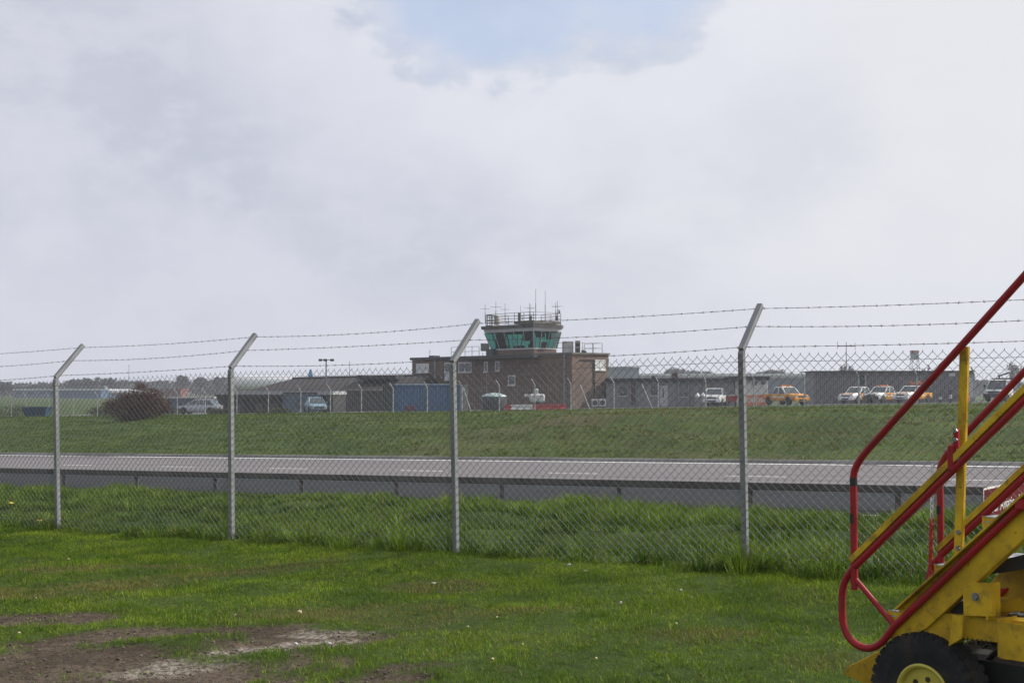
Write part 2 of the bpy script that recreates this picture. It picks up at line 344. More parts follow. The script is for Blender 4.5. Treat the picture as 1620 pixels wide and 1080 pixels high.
def gcol(N, x, y, base=((.055, .105, .014), (.105, .155, .028)), sc=1.2, dry=.06, drymask=None):
    f = np.clip((fbm(x, y, 4, sc) - .5) * 2.6 + .5, 0, 1)[:, None]; c = np.array(base[0]) * (1 - f) + np.array(base[1]) * f
    c = c * (.55 + .95 * RNG.random((N, 1)) ** 1.3); d = RNG.random(N) < (dry if drymask is None else dry + drymask * .75)
    c[d] = np.array((.21, .17, .065)) * (.6 + .7 * RNG.random((d.sum(), 1))); return c
def tuft_field(name, cx, cy, nb, spread, h, wd, col, lean=1.1, jit=.25):
    """tufts: nb blades fan out of every centre; h, col per tuft"""
    M = len(cx); k = np.repeat(np.arange(M), nb); N = len(k); th = RNG.random(N) * 6.2832; rr = RNG.random(N) ** .6; x = cx[k] + np.cos(th) * rr * spread[k]; y = cy[k] + np.sin(th) * rr * spread[k]
    z = terrain(x, y) - .01; hh = h[k] * (.55 + .6 * RNG.random(N)) * (1.05 - .35 * rr); out = hh * lean * (.15 + .75 * rr + jit * RNG.normal(size=N)); a2 = th + RNG.normal(size=N) * .45
    wx, wy = np.cos(th + 1.57 + RNG.normal(size=N) * .6), np.sin(th + 1.57 + RNG.normal(size=N) * .6); w2 = wd * (.6 + .8 * RNG.random(N)) / 2; lx, ly = np.cos(a2) * out, np.sin(a2) * out
    V = np.empty((N, 5, 3), np.float32); V[:, 0] = np.stack([x - wx * w2, y - wy * w2, z], -1); V[:, 1] = np.stack([x + wx * w2, y + wy * w2, z], -1)
    m2 = z + hh * .66; V[:, 2] = np.stack([x + wx * w2 * .8 + lx * .4, y + wy * w2 * .8 + ly * .4, m2], -1); V[:, 3] = np.stack([x - wx * w2 * .8 + lx * .4, y - wy * w2 * .8 + ly * .4, m2], -1)
    tipz = z + hh * np.clip(1.02 - .38 * (out / np.maximum(hh, 1e-4)) ** 2, .35, 1.1); V[:, 4] = np.stack([x + lx, y + ly, tipz], -1)
    me = bpy.data.meshes.new(name); me.vertices.add(N * 5); me.vertices.foreach_set('co', V.ravel()); b = (np.arange(N) * 5)[:, None]; L = np.concatenate([b + np.array([[0, 1, 2, 3]]), b + np.array([[3, 2, 4]])], 1).astype(np.int32)
    me.loops.add(N * 7); me.loops.foreach_set('vertex_index', L.ravel()); me.polygons.add(N * 2); ls = np.stack([np.arange(N) * 7, np.arange(N) * 7 + 4], -1).astype(np.int32); me.polygons.foreach_set('loop_start', ls.ravel()); me.update(calc_edges=True)
    c = col[k] * (.8 + .4 * RNG.random((N, 1))); d = RNG.random(N) < .04; c[d] = np.array((.17, .135, .055)) * (.7 + .6 * RNG.random((d.sum(), 1))); at = me.attributes.new('col', 'FLOAT_COLOR', 'POINT'); C = np.ones((N, 5, 4), np.float32); C[:, :, :3] = c[:, None, :]; at.data.foreach_set('color', C.ravel()); me.materials.append(BLADE)
    o = bpy.data.objects.new(name, me); COL.objects.link(o); return tag(o, kind='stuff')
def two(f, a, b): return np.array(a) * (1 - f[:, None]) + np.array(b) * f[:, None]
# lawn: short sward of blades, then small fanning tufts that break it up
X, Y = wedge(5.6, 17.6, 3600); n = X * NU[0] + Y * NU[1]; dm = dirt_mask(X, Y); k = (n < 11.1) & (RNG.random(len(X)) > dm * .97) & (n > 1.5)
X, Y, dm = X[k], Y[k], dm[k]; cl_ = fbm(X, Y, 3, 3.2); big = fbm(X + 9, Y, 3, .8)
h = (.024 + .030 * np.clip((cl_ - .3) * 2, 0, 1) + .020 * np.clip((big - .5) * 3, 0, 1)) * (.6 + .7 * RNG.random(len(X))) * (1 - .45 * dm)
LG = ((.056, .120, .004), (.205, .295, .016))
o = blades('lawn_grass', X, Y, h, np.full(len(X), .0042) * (Y / 9.) ** .5, gcol(len(X), X, Y, LG, 1.7, .06, dry_mask(X, Y)), 1.2); tag(o, kind='stuff')
X, Y = wedge(5.6, 17.4, 95); n = X * NU[0] + Y * NU[1]; dm = dirt_mask(X, Y); g_ = fbm(X + 5, Y + 2, 4, 1.5); k = (n < 11.0) & (n > 1.5) & (g_ + .10 * RNG.normal(size=len(X)) > .46) & (RNG.random(len(X)) > dm * .93)
X, Y, dm = X[k], Y[k], dm[k]; f = np.clip(RNG.random(len(X)) * .6 + np.clip((fbm(X, Y, 3, .9) - .35) * 1.6, 0, 1) * .5, 0, 1)
tuft_field('lawn_grass', X, Y, 16, .025 + .035 * RNG.random(len(X)), (.030 + .035 * RNG.random(len(X)) ** 2 + .02 * np.clip((g_[k] - .5) * 5, 0, 1)) * (1 - .4 * dm), .0045, two(f, (.034, .075, .004), (.190, .265, .016)) * (1 - .35 * dry_mask(X, Y))[:, None] + dry_mask(X, Y)[:, None] * np.array((.055, .035, .01)), 1.3)
# soil crumbs on the bare earth
bm = bmesh.new(); X, Y = wedge(7.2, 11, 170, .3); k = dirt_mask(X, Y) > .55; X, Y = X[k], Y[k]
for x, y in zip(X, Y):
    r = .004 + .009 * random.random() ** 4; mt = Matrix.Translation((x, y, gz(x, y) - .010 + r * .3)) @ Matrix.Rotation(random.random() * 6, 4, 'Z') @ Matrix.Diagonal((r * random.uniform(.8, 1.6), r, r * .7, 1)); bmesh.ops.create_icosphere(bm, subdivisions=1, radius=1, matrix=mt)
me = bpy.data.meshes.new('soil_crumbs'); bm.to_mesh(me); bm.free(); me.materials.append(mat('soil_crumb', (.085, .062, .046), .95, var=.5, scale=6, col2=(.14, .115, .09))); o = bpy.data.objects.new('soil_crumbs', me); COL.objects.link(o); tag(o, kind='stuff')
# rough tufts along the fence foot, then the unmown verge
VG = ((.018, .052, .004), (.120, .185, .013))
X, Y = wedge(9.5, 26, 330, 1.5); n = X * NU[0] + Y * NU[1]; s = X * SU[0] + Y * SU[1]; edge = 10.78 + .22 * (fbm(s, n, 2, 1.4) - .5) * 2
k = (n > edge) & (n < 18.5); X, Y, n, s = X[k], Y[k], n[k], s[k]; h = (.05 + .09 * fbm(X, Y, 3, 1.6)) * (.55 + .7 * RNG.random(len(X)))
o = blades('verge_grass', X, Y, h, .006 + .006 * RNG.random(len(X)), gcol(len(X), X, Y, VG, 1.4, .05), 1.25); tag(o, kind='stuff')
X, Y = wedge(9.8, 28, 26, 1.5); n = X * NU[0] + Y * NU[1]; s = X * SU[0] + Y * SU[1]; g_ = fbm(X + 20, Y, 4, .9); edge = 10.78 + .22 * (fbm(s, n, 2, 1.4) - .5) * 2; foot = np.exp(-((n - 11.0) / .35) ** 2)
right = np.clip((s + 13) / 6, 0, 1); k = (n > edge + .02) & (n < 17.5) & (g_ + .12 * RNG.normal(size=len(X)) + .2 * foot > .44); X, Y, n, s, g_, right, foot = (q[k] for q in (X, Y, n, s, g_, right, foot))
f = np.clip(RNG.random(len(X)) * .5 + (g_ - .4) * 2.2, 0, 1); h = (.10 + .14 * np.clip((g_ - .42) * 4, 0, 1) + .045 * right + .03 * foot * right) * (.7 + .5 * RNG.random(len(X))) * (.8 + .25 * right)
tuft_field('verge_grass', X, Y, 60, .05 + .11 * RNG.random(len(X)), h, .0085, two(f, *VG) * (1 + .12 * right[:, None]), 1.15)
X, Y = wedge(14, 34, 260, 2); n = X * NU[0] + Y * NU[1]; k = (n > 17.4) & (n < 25.7); X, Y, n = X[k], Y[k], n[k]
h = (.06 + .13 * fbm(X, Y, 3, 1.2)) * (.6 + .7 * RNG.random(len(X)))
o = blades('verge_grass', X, Y, h, .010 + .008 * RNG.random(len(X)), gcol(len(X), X, Y, VG, .8), 1.1); tag(o, kind='stuff')
# bank beyond the road and the rim of the airfield
def brown_at(X, n): return np.clip(1.15 - np.hypot((X - 14) / 26, (n - 60) / 16), 0, 1) * np.clip((fbm(X, n, 4, .16) - .40) * 6, 0, 1)
X, Y = wedge(44, 118, 40, 6); n = X * NU[0] + Y * NU[1]; k = (n > 46.95) & (n < 84); X, Y, n = X[k], Y[k], n[k]
h = (.03 + .05 * RNG.random(len(X)))
BG_ = ((.036, .070, .005), (.110, .155, .012))
o = blades('bank_grass', X, Y, h, .03 + .03 * RNG.random(len(X)), gcol(len(X), X, n, BG_, .3, .08, brown_at(X, n)), 1.4); tag(o, kind='stuff')
X, Y = wedge(44, 118, 5.5, 6); n = X * NU[0] + Y * NU[1]; g_ = fbm(X * .6, n * 1.4 + 8, 4, .30); k = (n > 47.1) & (n < 84) & (g_ + .1 * RNG.normal(size=len(X)) > .47); X, Y, n, g_ = X[k], Y[k], n[k], g_[k]; br = brown_at(X, n)[:, None]
tuft_field('bank_grass', X, Y, 14, .10 + .22 * RNG.random(len(X)), .07 + .13 * RNG.random(len(X)), .03, two(np.clip(RNG.random(len(X)) * .7 + (g_ - .45) * 1.5, 0, 1), *BG_) * (1 - br * .6) + br * .6 * np.array((.11, .085, .04)), 1.2)
# ================================================================== NEAR FENCE
galv = mat('galvanised_steel', (.21, .22, .225), .6, .25, var=.16, scale=4, bump=.0006, stretch=(1, 1, .25))
wire = mat('galvanised_wire', (.115, .12, .125), .5, .45, var=.15, scale=20)
rusty = mat('old_barbed_wire', (.10, .085, .08), .7, .4, var=.3, scale=15)
P4 = Vector((1.97, 11.9, 0)); dirf = Vector((SU[0], SU[1], 0)); nf = Vector((NU[0], NU[1], 0))
def fence_tube(mb, a, b, r, seg=4):
    a = Vector(a); b = Vector(b); d = (b - a).normalized(); u = Vector((0, 0, 1)) if abs(d.z) < .9 else Vector((1, 0, 0)); x = d.cross(u).normalized(); y = x.cross(d)
    vs = []
    for p in (a, b):
        for k in range(seg): t = 6.2832 * (k + .5) / seg; vs.append(p + x * (r * math.cos(t)) + y * (r * math.sin(t)))
    mb.add(vs, [(k, (k + 1) % seg, seg + (k + 1) % seg, seg + k) for k in range(seg)])
fence = thing('chain_link_fence', 'tall galvanised chain-link fence topped with barbed wire, between lawn and road', 'fence', (P4.x, P4.y, 0))
FL = Loc(fence)
POSTPX = {0: None, 1: (88, 597, 838, 131, 546, 92), 2: (365, 582, 861, 404, 529, 367), 3: (716, 572, 873, 756, 507, 722), 4: (1173, 553, 897, 1203, 483, 1180), 5: None}
def post_mb(base, kink, tip):
    m = MB(); a = 0.024; x = dirf * a; y = nf * a; R = [(-x - y), (x - y), (x + y), (-x + y)]
    m.add([base + r for r in R] + [kink + r + Vector((0, 0, .028 * (1 if i in (0, 1) else -1) * -1)) for i, r in enumerate(R)] ,
          [(3, 2, 1, 0), (4, 5, 6, 7)] + [(i, (i + 1) % 4, 4 + (i + 1) % 4, 4 + i) for i in range(4)])
    d = (tip - kink).normalized(); t = dirf * a; q = d.cross(dirf).normalized() * a; R2 = [(-t - q), (t - q), (t + q), (-t + q)]
    s0 = kink - d * .005
    m.add([s0 + r for r in R2] + [tip + r for r in R2], [(3, 2, 1, 0), (4, 5, 6, 7)] + [(i, (i + 1) % 4, 4 + (i + 1) % 4, 4 + i) for i in range(4)])
    return m
POSTS = []
for i in range(-1, 7):
    c = P4 + dirf * (3.0 * (i - 4)); z0 = gz(c.x, c.y)
    if i in (1, 2, 3, 4):
        kx, ky, by, tx, ty, bx = POSTPX[i]; base = W(bx, by, c.y); kink = W(kx, ky, c.y); base.z -= .15
        # arm tip: along nf from the kink
        lo, hi = 0.05, 1.0
        for _ in range(40):
            mid = (lo + hi) / 2; q = kink + nf * mid; px = 810 + F * q.x / q.y
            if px < tx: lo = mid
            else: hi = mid
        q = kink + nf * lo; tip = W(tx, ty, q.y)
    else:
        kink = Vector((c.x, c.y, z0 + 1.83)); base = Vector((c.x, c.y, z0 - .1)); tip = kink + nf * .33 + Vector((0, 0, .39))
    POSTS.append((base, kink, tip))
    mb = post_mb(FL(base), FL(kink), FL(tip))
    for z in (.25, .9, 1.5):     # tie bolts
        b = kink + (base - kink) * (z / 2.0); mb.tube([FL(b - nf * .025), FL(b - nf * .037)], .008, 6)
    mb.build('post', galv, fence)
# fabric: interlocked zig-zag wires
fab = MB(); knots = MB(); cw = .0785; ch = .075
def fence_at(s):  # s measured along the fence from post -1 ; returns foot, top
    k = min(max(int(s // 3), 0), len(POSTS) - 2); t = s / 3 - k; b0, k0, _ = POSTS[k]; b1, k1, _ = POSTS[k + 1]
    foot = b0.lerp(b1, t); top = k0.lerp(k1, t); return foot, top
L = 3 * (len(POSTS) - 1); nz = int(L / cw)
for i in range(nz):
    s = i * cw; prev = None; j = 0; foot, top = fence_at(s); H = top.z - foot.z - .14; wob = .004 * math.sin(i * .21)
    while j * ch / 2 < H + .01:
        ss = s + (cw / 2 if j % 2 else 0); f_, t_ = fence_at(min(ss, L - .01)); u = (j * ch / 2) / H
        p = Vector((f_.x * u + t_.x * (1 - u), f_.y * u + t_.y * (1 - u), t_.z - .052 - j * ch / 2)) - nf * (.036 + (.003 if j % 2 else -.001)) + dirf * (wob + random.uniform(-.002, .002)) + nf * (.012 * math.sin(s * 1.7 + j * .05))
        if j > 0: p.z += random.uniform(-.0015, .0015)
        if prev is not None: fence_tube(fab, FL(prev), FL(p), .00215)
        prev = p; j += 1
    # twisted barb ends on top
    if i:
        f_, t_ = fence_at(s); p = Vector((t_.x, t_.y, t_.z - .052)) - nf * .036; fence_tube(fab, FL(p), FL(p + Vector((0, 0, .014)) + dirf * .004), .0032)
    # second family completes the diamonds
    prev = None; j = 0
    while j * ch / 2 < H + .01:
        ss = s + (cw / 2 if j % 2 else cw); f_, t_ = fence_at(min(ss, L - .01)); u = (j * ch / 2) / H
        p = Vector((f_.x * u + t_.x * (1 - u), f_.y * u + t_.y * (1 - u), t_.z - .052 - j * ch / 2)) - nf * (.036 - (.003 if j % 2 else -.001)) + dirf * wob + nf * (.012 * math.sin(s * 1.7 + j * .05))
        if prev is not None: fence_tube(fab, FL(prev), FL(p), .00215)
        prev = p; j += 1
fab.build('chain_link_mesh', wire, fence)
for dz in (.105, .95, 1.72):
    m = MB(); pts = []
    for i in range(0, int(L / .5) + 1):
        f_, t_ = fence_at(min(i * .5, L - .01)); u = dz / 1.9; p = f_.lerp(t_, 1 - u) - nf * .038; p.z = t_.z - dz - .006 * math.sin((i * .5 % 3) / 3 * math.pi); pts.append(FL(p))
    m.tube(pts, .0019, 5); m.build('line_wire', wire, fence)
for fr in (.93, .52, .06):
    m = MB(); pts = []; NSUB = 60
    for k in range(len(POSTS) - 1):
        a = POSTS[k][1].lerp(POSTS[k][2], fr) + nf * .02 - dirf * 0; b = POSTS[k + 1][1].lerp(POSTS[k + 1][2], fr) + nf * .02
        for j in range(NSUB):
            t = j / NSUB; p = a.lerp(b, t); p.z -= .022 * (1 + .5 * math.sin(k * 2 + fr * 9)) * 4 * t * (1 - t); pts.append(p)
    for ph in (0, math.pi):
        m.tube([FL(p + Vector((0, 0, .0022 * math.sin(i * 1.3 + ph))) + nf * (.0022 * math.cos(i * 1.3 + ph))) for i, p in enumerate(pts)], .0015, 4)
    for i in range(1, len(pts) - 1, 2):
        p = pts[i] + dirf * random.uniform(-.01, .01)
        for q in (0, 1):
            a = random.uniform(0, 3.14); v = Vector((0, 0, 1)) * math.sin(a) + nf * math.cos(a) + dirf * random.uniform(-.5, .5); v *= .013
            fence_tube(m, FL(p - v), FL(p + v), .0012)
        fence_tube(m, FL(p - dirf * .008), FL(p + dirf * .008), .0038, 5)
    m.build('barbed_wire', rusty, fence)
# ================================================================== ROAD GUARDRAIL
gr = thing('guardrail', 'long weathered steel box-beam guardrail running along the near side of the road', 'guardrail', (SN(-30, 27.6)[0], SN(-30, 27.6)[1], 0)); GL = Loc(gr)
steel = mat('weathered_rail', (.075, .070, .062), .6, .45, var=.3, scale=1.2); dark_steel = mat('rail_post_steel', (.11, .10, .095), .7, .4, var=.25, scale=3)
def rz(s): return ROADZ + TILT * (s if s > -95 else -95 - 30 * (1 - math.exp((s + 95) / 30.)))
m = MB(); ss = np.arange(-170, 12, 3.2)
for a, b in zip(ss[:-1], ss[1:]):
    pa = SN(a, 27.6); pb = SN(b - .006, 27.6); m.bar(GL((pa[0], pa[1], rz(a) + .43)), GL((pb[0], pb[1], rz(b) + .43)), .12, .155)
m.build('beam', steel, gr, bevel=.012)
for i, a in enumerate(ss):
    u = ((a + 0.9) * SU[0] + 27.6 * NU[0], (a + .9) * SU[1] + 27.6 * NU[1]); z = rz(a)
    m = MB(); m.box(GL((u[0], u[1], z + .14)), (.10, .06, .44)); m.box(GL((u[0], u[1], z + .335)), (.16, .14, .015)); m.build('rail_post', dark_steel, gr)
# ================================================================== AIRSTAIRS (yellow and red, foreground right)
yel = mat('yellow_machine_paint', (.40, .245, .010), .48, spec=.3, grime=.55, var=.22, scale=3.5, bump=.0006, detail=9, col2=(.66, .42, .016))
red = mat('red_tube_paint', (.27, .010, .016), .42, spec=.3, grime=.35, var=.16, scale=5, bump=.0004, detail=7)
tape = mat('black_tape', (.012, .012, .013), .5, var=.2, scale=20)
rub = mat('tyre_rubber', (.010, .010, .011), .8, var=.35, scale=9, bump=.002, grime=.5)
blk = mat('black_frame_paint', (.022, .022, .024), .55, var=.3, scale=5)
boltm = mat('zinc_bolt', (.22, .22, .22), .45, .7, var=.2, scale=30)
tread = mat('tread_plate', (.36, .36, .37), .5, .5, var=.45, scale=55, bump=.003)
rimm = mat('yellow_rim_paint', (.50, .42, .06), .45, var=.15, scale=6)
grease = mat('greasy_steel', (.05, .042, .03), .5, .5, var=.5, scale=12)
ES = Vector((.643, -.766, 0)); WS = Vector((.766, .643, 0)); P0 = Vector((1.6, 6.5, 0)); UP = Vector((0, 0, 1)); SW = .71
stair = thing('airstairs', 'yellow and red mobile passenger stairs on a rubber-tyred chassis in the right foreground', 'airstairs', (2.0, 6.1, gz(2.0, 6.1)))
SL = Loc(stair)
def SP(px, py, off=0.):
    d = ray(px, py); o = Vector((0, 0, CAMZ)); t = (P0 + WS * off - o).dot(WS) / d.dot(WS); return o + d * t
def ext(a, b, k):  # point beyond b
    return a + (b - a) * k
def smoothpath(pts, n=3):
    pts = [Vector(p) for p in pts]
    for _ in range(n):
        q = [pts[0]]
        for a, b in zip(pts[:-1], pts[1:]): q += [a.lerp(b, .25), a.lerp(b, .75)]
        q.append(pts[-1]); pts = q
    return pts
def stair_side(off, first):
    sh = WS * off
    # tall hand rail: post, bend, long slope
    A = SP(1352, 932) ; B = SP(1350, 757); C = SP(1620, 437); Bk = SP(1353, 733)
    top = Bk + (C - Bk) * .16; far = Bk + (C - Bk) * 2.3
    bend = smoothpath([B, Bk + (B - Bk) * .35, Bk + (top - Bk) * .30, top], 3)
    pts = [A] + bend + [far]
    m = MB(); m.tube([SL(p + sh) for p in pts], .0168, 12); o = m.build('handrail', red, stair, smooth=True)
    for y0, y1 in ((755, 768), (812, 827)): m = MB(); m.tube([SL(SP(1350.2, y0) + sh), SL(SP(1350.3, y1) + sh)], .0178, 12); m.build('tape_band', tape, o)
    # lower guard loop
    u1 = SP(1620, 633); u0 = SP(1364, 884); l0 = SP(1413, 992); l1 = SP(1620, 795)
    loop = [u0, SP(1345, 903), SP(1333, 925), SP(1332, 960), SP(1333, 985), SP(1341, 1007), SP(1358, 1022), SP(1377, 1026), SP(1396, 1016), l0]
    sl2 = smoothpath(loop, 2)
    pts = [ext(u0, u1, 2.3)] + sl2 + [ext(l0, l1, 2.1)]
    m = MB(); m.tube([SL(p + sh) for p in pts], .0172, 12)
    m.tube([SL(SP(1352, 914) + sh), SL(SP(1416, 990) + sh)], .0125, 10); m.build('guard_loop', red, stair, smooth=True)
    # yellow flat bar riding on the loop's upper leg
    d = (u1 - u0).normalized(); nrm = d.cross(WS).normalized(); nrm = nrm if nrm.z > 0 else -nrm
    a = SP(1352, 896); b = ext(u0, u1, 2.3)
    m = MB(); m.bar(SL(a + nrm * .031 + sh + d * .01), SL(b + nrm * .031 + sh), .036, .028, up=(0, 0, 1)); m.build('kick_rail', yel, stair, bevel=.003)
    # stringer: deep channel with lip
    m = MB(); poly = [SP(1404, 994), SP(1420, 963), ext(SP(1420, 963), SP(1620, 784), 2.2), ext(SP(1460, 995), SP(1560, 902), 4.2), SP(1460, 995), SP(1408, 1022)]
    m.prism([SL(p + sh + WS * .014) for p in poly], WS * .012)
    e0, e1 = SP(1420, 963), ext(SP(1420, 963), SP(1620, 784), 2.2); m.bar(SL(e0 + sh + WS * .006), SL(e1 + sh + WS * .006), .062, .009)
    f0, f1 = SP(1460, 994), ext(SP(1460, 994), SP(1560, 902), 4.2); m.bar(SL(f0 + sh + WS * .04), SL(f1 + sh + WS * .04), .05, .009)
    m.build('stringer', yel, stair, bevel=.002)
stair_side(0, True); stair_side(SW, False)
# upright posts with bolts (near side, then far side)
for off in (0.0, SW):
    sh = WS * (off + .03); m = MB()
    a = SP(1509, 882); b = SP(1518.5, 548); m.bar(SL(a + sh), SL(b + sh), .008, .034, up=tuple(ES)) ; m.bar(SL(a + sh + ES * .017 + WS * .010), SL(b + sh + ES * .017 + WS * .010), .016, .005, up=tuple(ES))
    o = m.build('upright', yel, stair)
    ax = WS.to_track_quat('Z', 'Y').to_matrix()
    for p in ((1511.5, 842), (1511, 867)):
        m = MB(); c = SP(*p) + sh - WS * .012; m.lathe([(.0, 0), (.0105, 0), (.0115, .004), (.0115, .012)], SL(c), seg=6, R=ax); m.lathe([(.014, .010), (.014, .013)], SL(c), seg=14, R=ax); m.build('bolt', boltm, o)
# red hinge bracket on the near upright
m = MB(); c = SP(1513, 690); m.box(SL(SP(1513.5, 693) + WS * .0), (.024, .018, .085), R=Matrix.Rotation(math.atan2(ES.y, ES.x), 3, 'Z'))
m.bevbox(SL(SP(1507, 724) - WS * .005), (.030, .035, .115), .006, R=Matrix.Rotation(math.atan2(ES.y, ES.x), 3, 'Z'))
br = m.build('hinge_bracket', red, stair, bevel=.002)
ax = WS.to_track_quat('Z', 'Y').to_matrix()
for p, r in (((1514, 681), .0095), ((1514, 695), .0095), ((1517, 722), .014)):
    m = MB(); c = SP(*p) - WS * .016; m.lathe([(0, 0), (r, 0), (r * 1.08, .004), (r * 1.08, .012)], SL(c), seg=6, R=ax); m.build('bolt', boltm, br)
m = MB(); m.lathe([(.019, 0), (.019, .01)], SL(SP(1517, 722) - WS * .010), seg=16, R=ax); m.build('washer', boltm, br)
m = MB(); m.bevbox(SL(SP(1616, 797) - WS * .0), (.05, .045, .05), .008, R=Matrix.Rotation(math.atan2(ES.y, ES.x), 3, 'Z')); m.build('rail_clamp', red, stair)
# chain hanging from the far hand rail, wrapped red lower down
def chain(mb, a, b, n, rl=.011, rw=.0026):
    a = Vector(a); b = Vector(b)
    for i in range(n):
        c = a.lerp(b, (i + .5) / n); hl = (b - a).length / n * .62; side = ES if i % 2 else (ES * .45 + WS * .9).normalized()
        pts = [c + Vector((0, 0, hl * math.cos(t))) + side * (rl * .62 * math.sin(t)) for t in [k * 2 * math.pi / 10 for k in range(11)]]
        mb.tube([SL(p) for p in pts], rw, 5, cap=False)
cpt = lambda x, y: SP(x, y, SW - .02)
m = MB(); chain(m, cpt(1475.5, 735), cpt(1474, 819), 9, .012, .003); m.build('safety_chain', mat('white_plastic_chain', (.62, .62, .62), .5, var=.1, scale=8), stair)
m = MB(); chain(m, cpt(1474, 819), cpt(1471, 928), 12, .014, .0042); m.tube([SL(cpt(1474, 830)), SL(cpt(1473, 880)), SL(cpt(1471, 931))], .007, 6); m.build('safety_chain', mat('red_plastic_chain', (.40, .03, .03), .5, var=.4, scale=40), stair)
# treads between the stringers
slope = (SP(1620, 784) - SP(1420, 963)); slope = slope / slope.dot(ES)
t0 = SP(1407, 974)
for i in range(6):
    # pixel-measured nosings for the first three, then evenly on
    c = (SP(1402, 973), SP(1475, 901), SP(1551, 825))[i] if i < 3 else None
    if c is None: c = SP(1551, 825) + (SP(1551, 825) - SP(1475, 901)) * (i - 2)
    q = c + WS * (.03 + (SW - .06) / 2) + ES * .10
    m = MB(); m.mi = 0; R = Matrix.Rotation(math.atan2(ES.y, ES.x), 3, 'Z')
    m.box(SL(q - ES * .095), (.012, SW - .03, .048), R=R, mi=0); m.box(SL(q + ES * .0), (.18, SW - .03, .006), R=R, mi=1)
    m.mi = 1; m.box(SL(q + Vector((0, 0, .0215))), (.205, SW - .032, .005), R=R, mi=1)
    for s_ in (-1, 1): m.box(SL(q + WS * s_ * (SW / 2 - .02) - Vector((0, 0, .0))), (.18, .006, .036), R=R, mi=0)
    m.build('tread', [yel, tread], stair)
# chassis: long beam, pivot block, far beam, dark strut, axle, fender
RZ = Matrix.Rotation(math.atan2(ES.y, ES.x), 3, 'Z')
def plate(name, pts, off, th, m_, bev=.002, parent=None):
    m = MB(); m.prism([SL(SP(x, y, off)) for x, y in pts], WS * th); return m.build(name, m_, parent or stair, bevel=bev)
bm1 = plate('chassis_beam', [(1412, 1034), (1455, 1004), (1487, 969), (1526, 973), (1640, 984), (1800, 1002), (1800, 1062), (1640, 1026), (1590, 1017), (1522, 1010), (1470, 1040)], .035, .07, yel)
plate('chassis_beam', [(1487, 969), (1526, 972), (1640, 982), (1900, 1010), (1900, 1058), (1640, 1024), (1560, 1012), (1470, 1002)], SW - .10, .07, yel)
pv_ = plate('pivot_block', [(1524, 974), (1523, 935), (1529, 925), (1538, 921), (1556, 922), (1567, 932), (1569, 975)], .005, .035, yel, .003)
plate('pivot_block', [(1524, 974), (1523, 935), (1529, 925), (1538, 921), (1556, 922), (1567, 932), (1569, 975)], .10, .012, yel, .002)
m = MB(); m.box(SL(SP(1571, 950, .055)), (.012, .10, .155), R=RZ); m.build('pivot_web', yel, stair, bevel=.002)
m = MB(); c = SP(1541, 944, -.006); ax = WS.to_track_quat('Z', 'Y').to_matrix(); m.lathe([(0, 0), (.013, 0), (.015, .004), (.015, .014)], SL(c), seg=6, R=ax); m.lathe([(.019, .010), (.019, .014)], SL(c), seg=16, R=ax); m.build('bolt', boltm, pv_)
plate('lift_arm', [(1492, 966), (1500, 950), (1522, 951), (1524, 968)], .07, .06, blk)
plate('lift_arm', [(1556, 902), (1588, 884), (1640, 872), (1800, 838), (1800, 880), (1640, 895), (1590, 905), (1562, 908)], .10, .05, blk)
plate('cross_plate', [(1566, 922), (1585, 900), (1640, 880), (1800, 850), (1800, 985), (1640, 975), (1578, 958), (1578, 944), (1594, 945), (1596, 930), (1578, 930)], SW - .18, .012, yel)
plate('side_rail', [(1578, 955), (1640, 938), (1800, 900), (1800, 985), (1640, 965), (1578, 968)], .22, .02, yel)
plate('brace_plate', [(1507, 972), (1523, 973), (1521, 1010), (1500, 1022)], -.02, .015, yel)
# rounded mudguard bracket
m = MB(); g0 = SP(1620, 995, -.16); pts = []
for k in range(9):
    t = math.pi * .5 * k / 8; pts.append((-.10 - .05 * math.sin(t) if False else -math.sin(t) * .06, math.cos(t) * .06))
c0 = SP(1602, 1010, -.05); path = [c0 + ES * .75 - WS * .06] + [c0 + ES * (.0 - .06 * math.sin(t)) - WS * (.06 * math.cos(t)) for t in [math.pi * .5 * k / 6 for k in range(7)]] + [c0 - ES * .06 + WS * .14]
vs = []
for p in path: vs += [SL(p + UP * .075), SL(p - UP * .075)]
for p in path:
    q = p + (c0 - p).normalized() * .006; vs += [SL(q + UP * .075), SL(q - UP * .075)]
n_ = len(path); fs = [(2 * i, 2 * i + 1, 2 * i + 3, 2 * i + 2) for i in range(n_ - 1)] + [(2 * n_ + 2 * i, 2 * n_ + 2 * i + 2, 2 * n_ + 2 * i + 3, 2 * n_ + 2 * i + 1) for i in range(n_ - 1)] + [(2 * i, 2 * i + 2, 2 * n_ + 2 * i + 2, 2 * n_ + 2 * i) for i in range(n_ - 1)] + [(2 * i + 1, 2 * n_ + 2 * i + 1, 2 * n_ + 2 * i + 3, 2 * i + 3) for i in range(n_ - 1)]
m.add(vs, fs); m.build('step_guard', yel, stair, smooth=True)
# outrigger foot, lower left: wedge plate
plate('jack_plate', [(1335, 1064), (1340, 1054), (1392, 1028), (1410, 1026), (1440, 1030), (1440, 1085), (1395, 1092)], .16, .05, yel, .004)
plate('jack_plate', [(1336, 1066), (1392, 1030), (1392, 1092)], .13, .004, yel, 0)
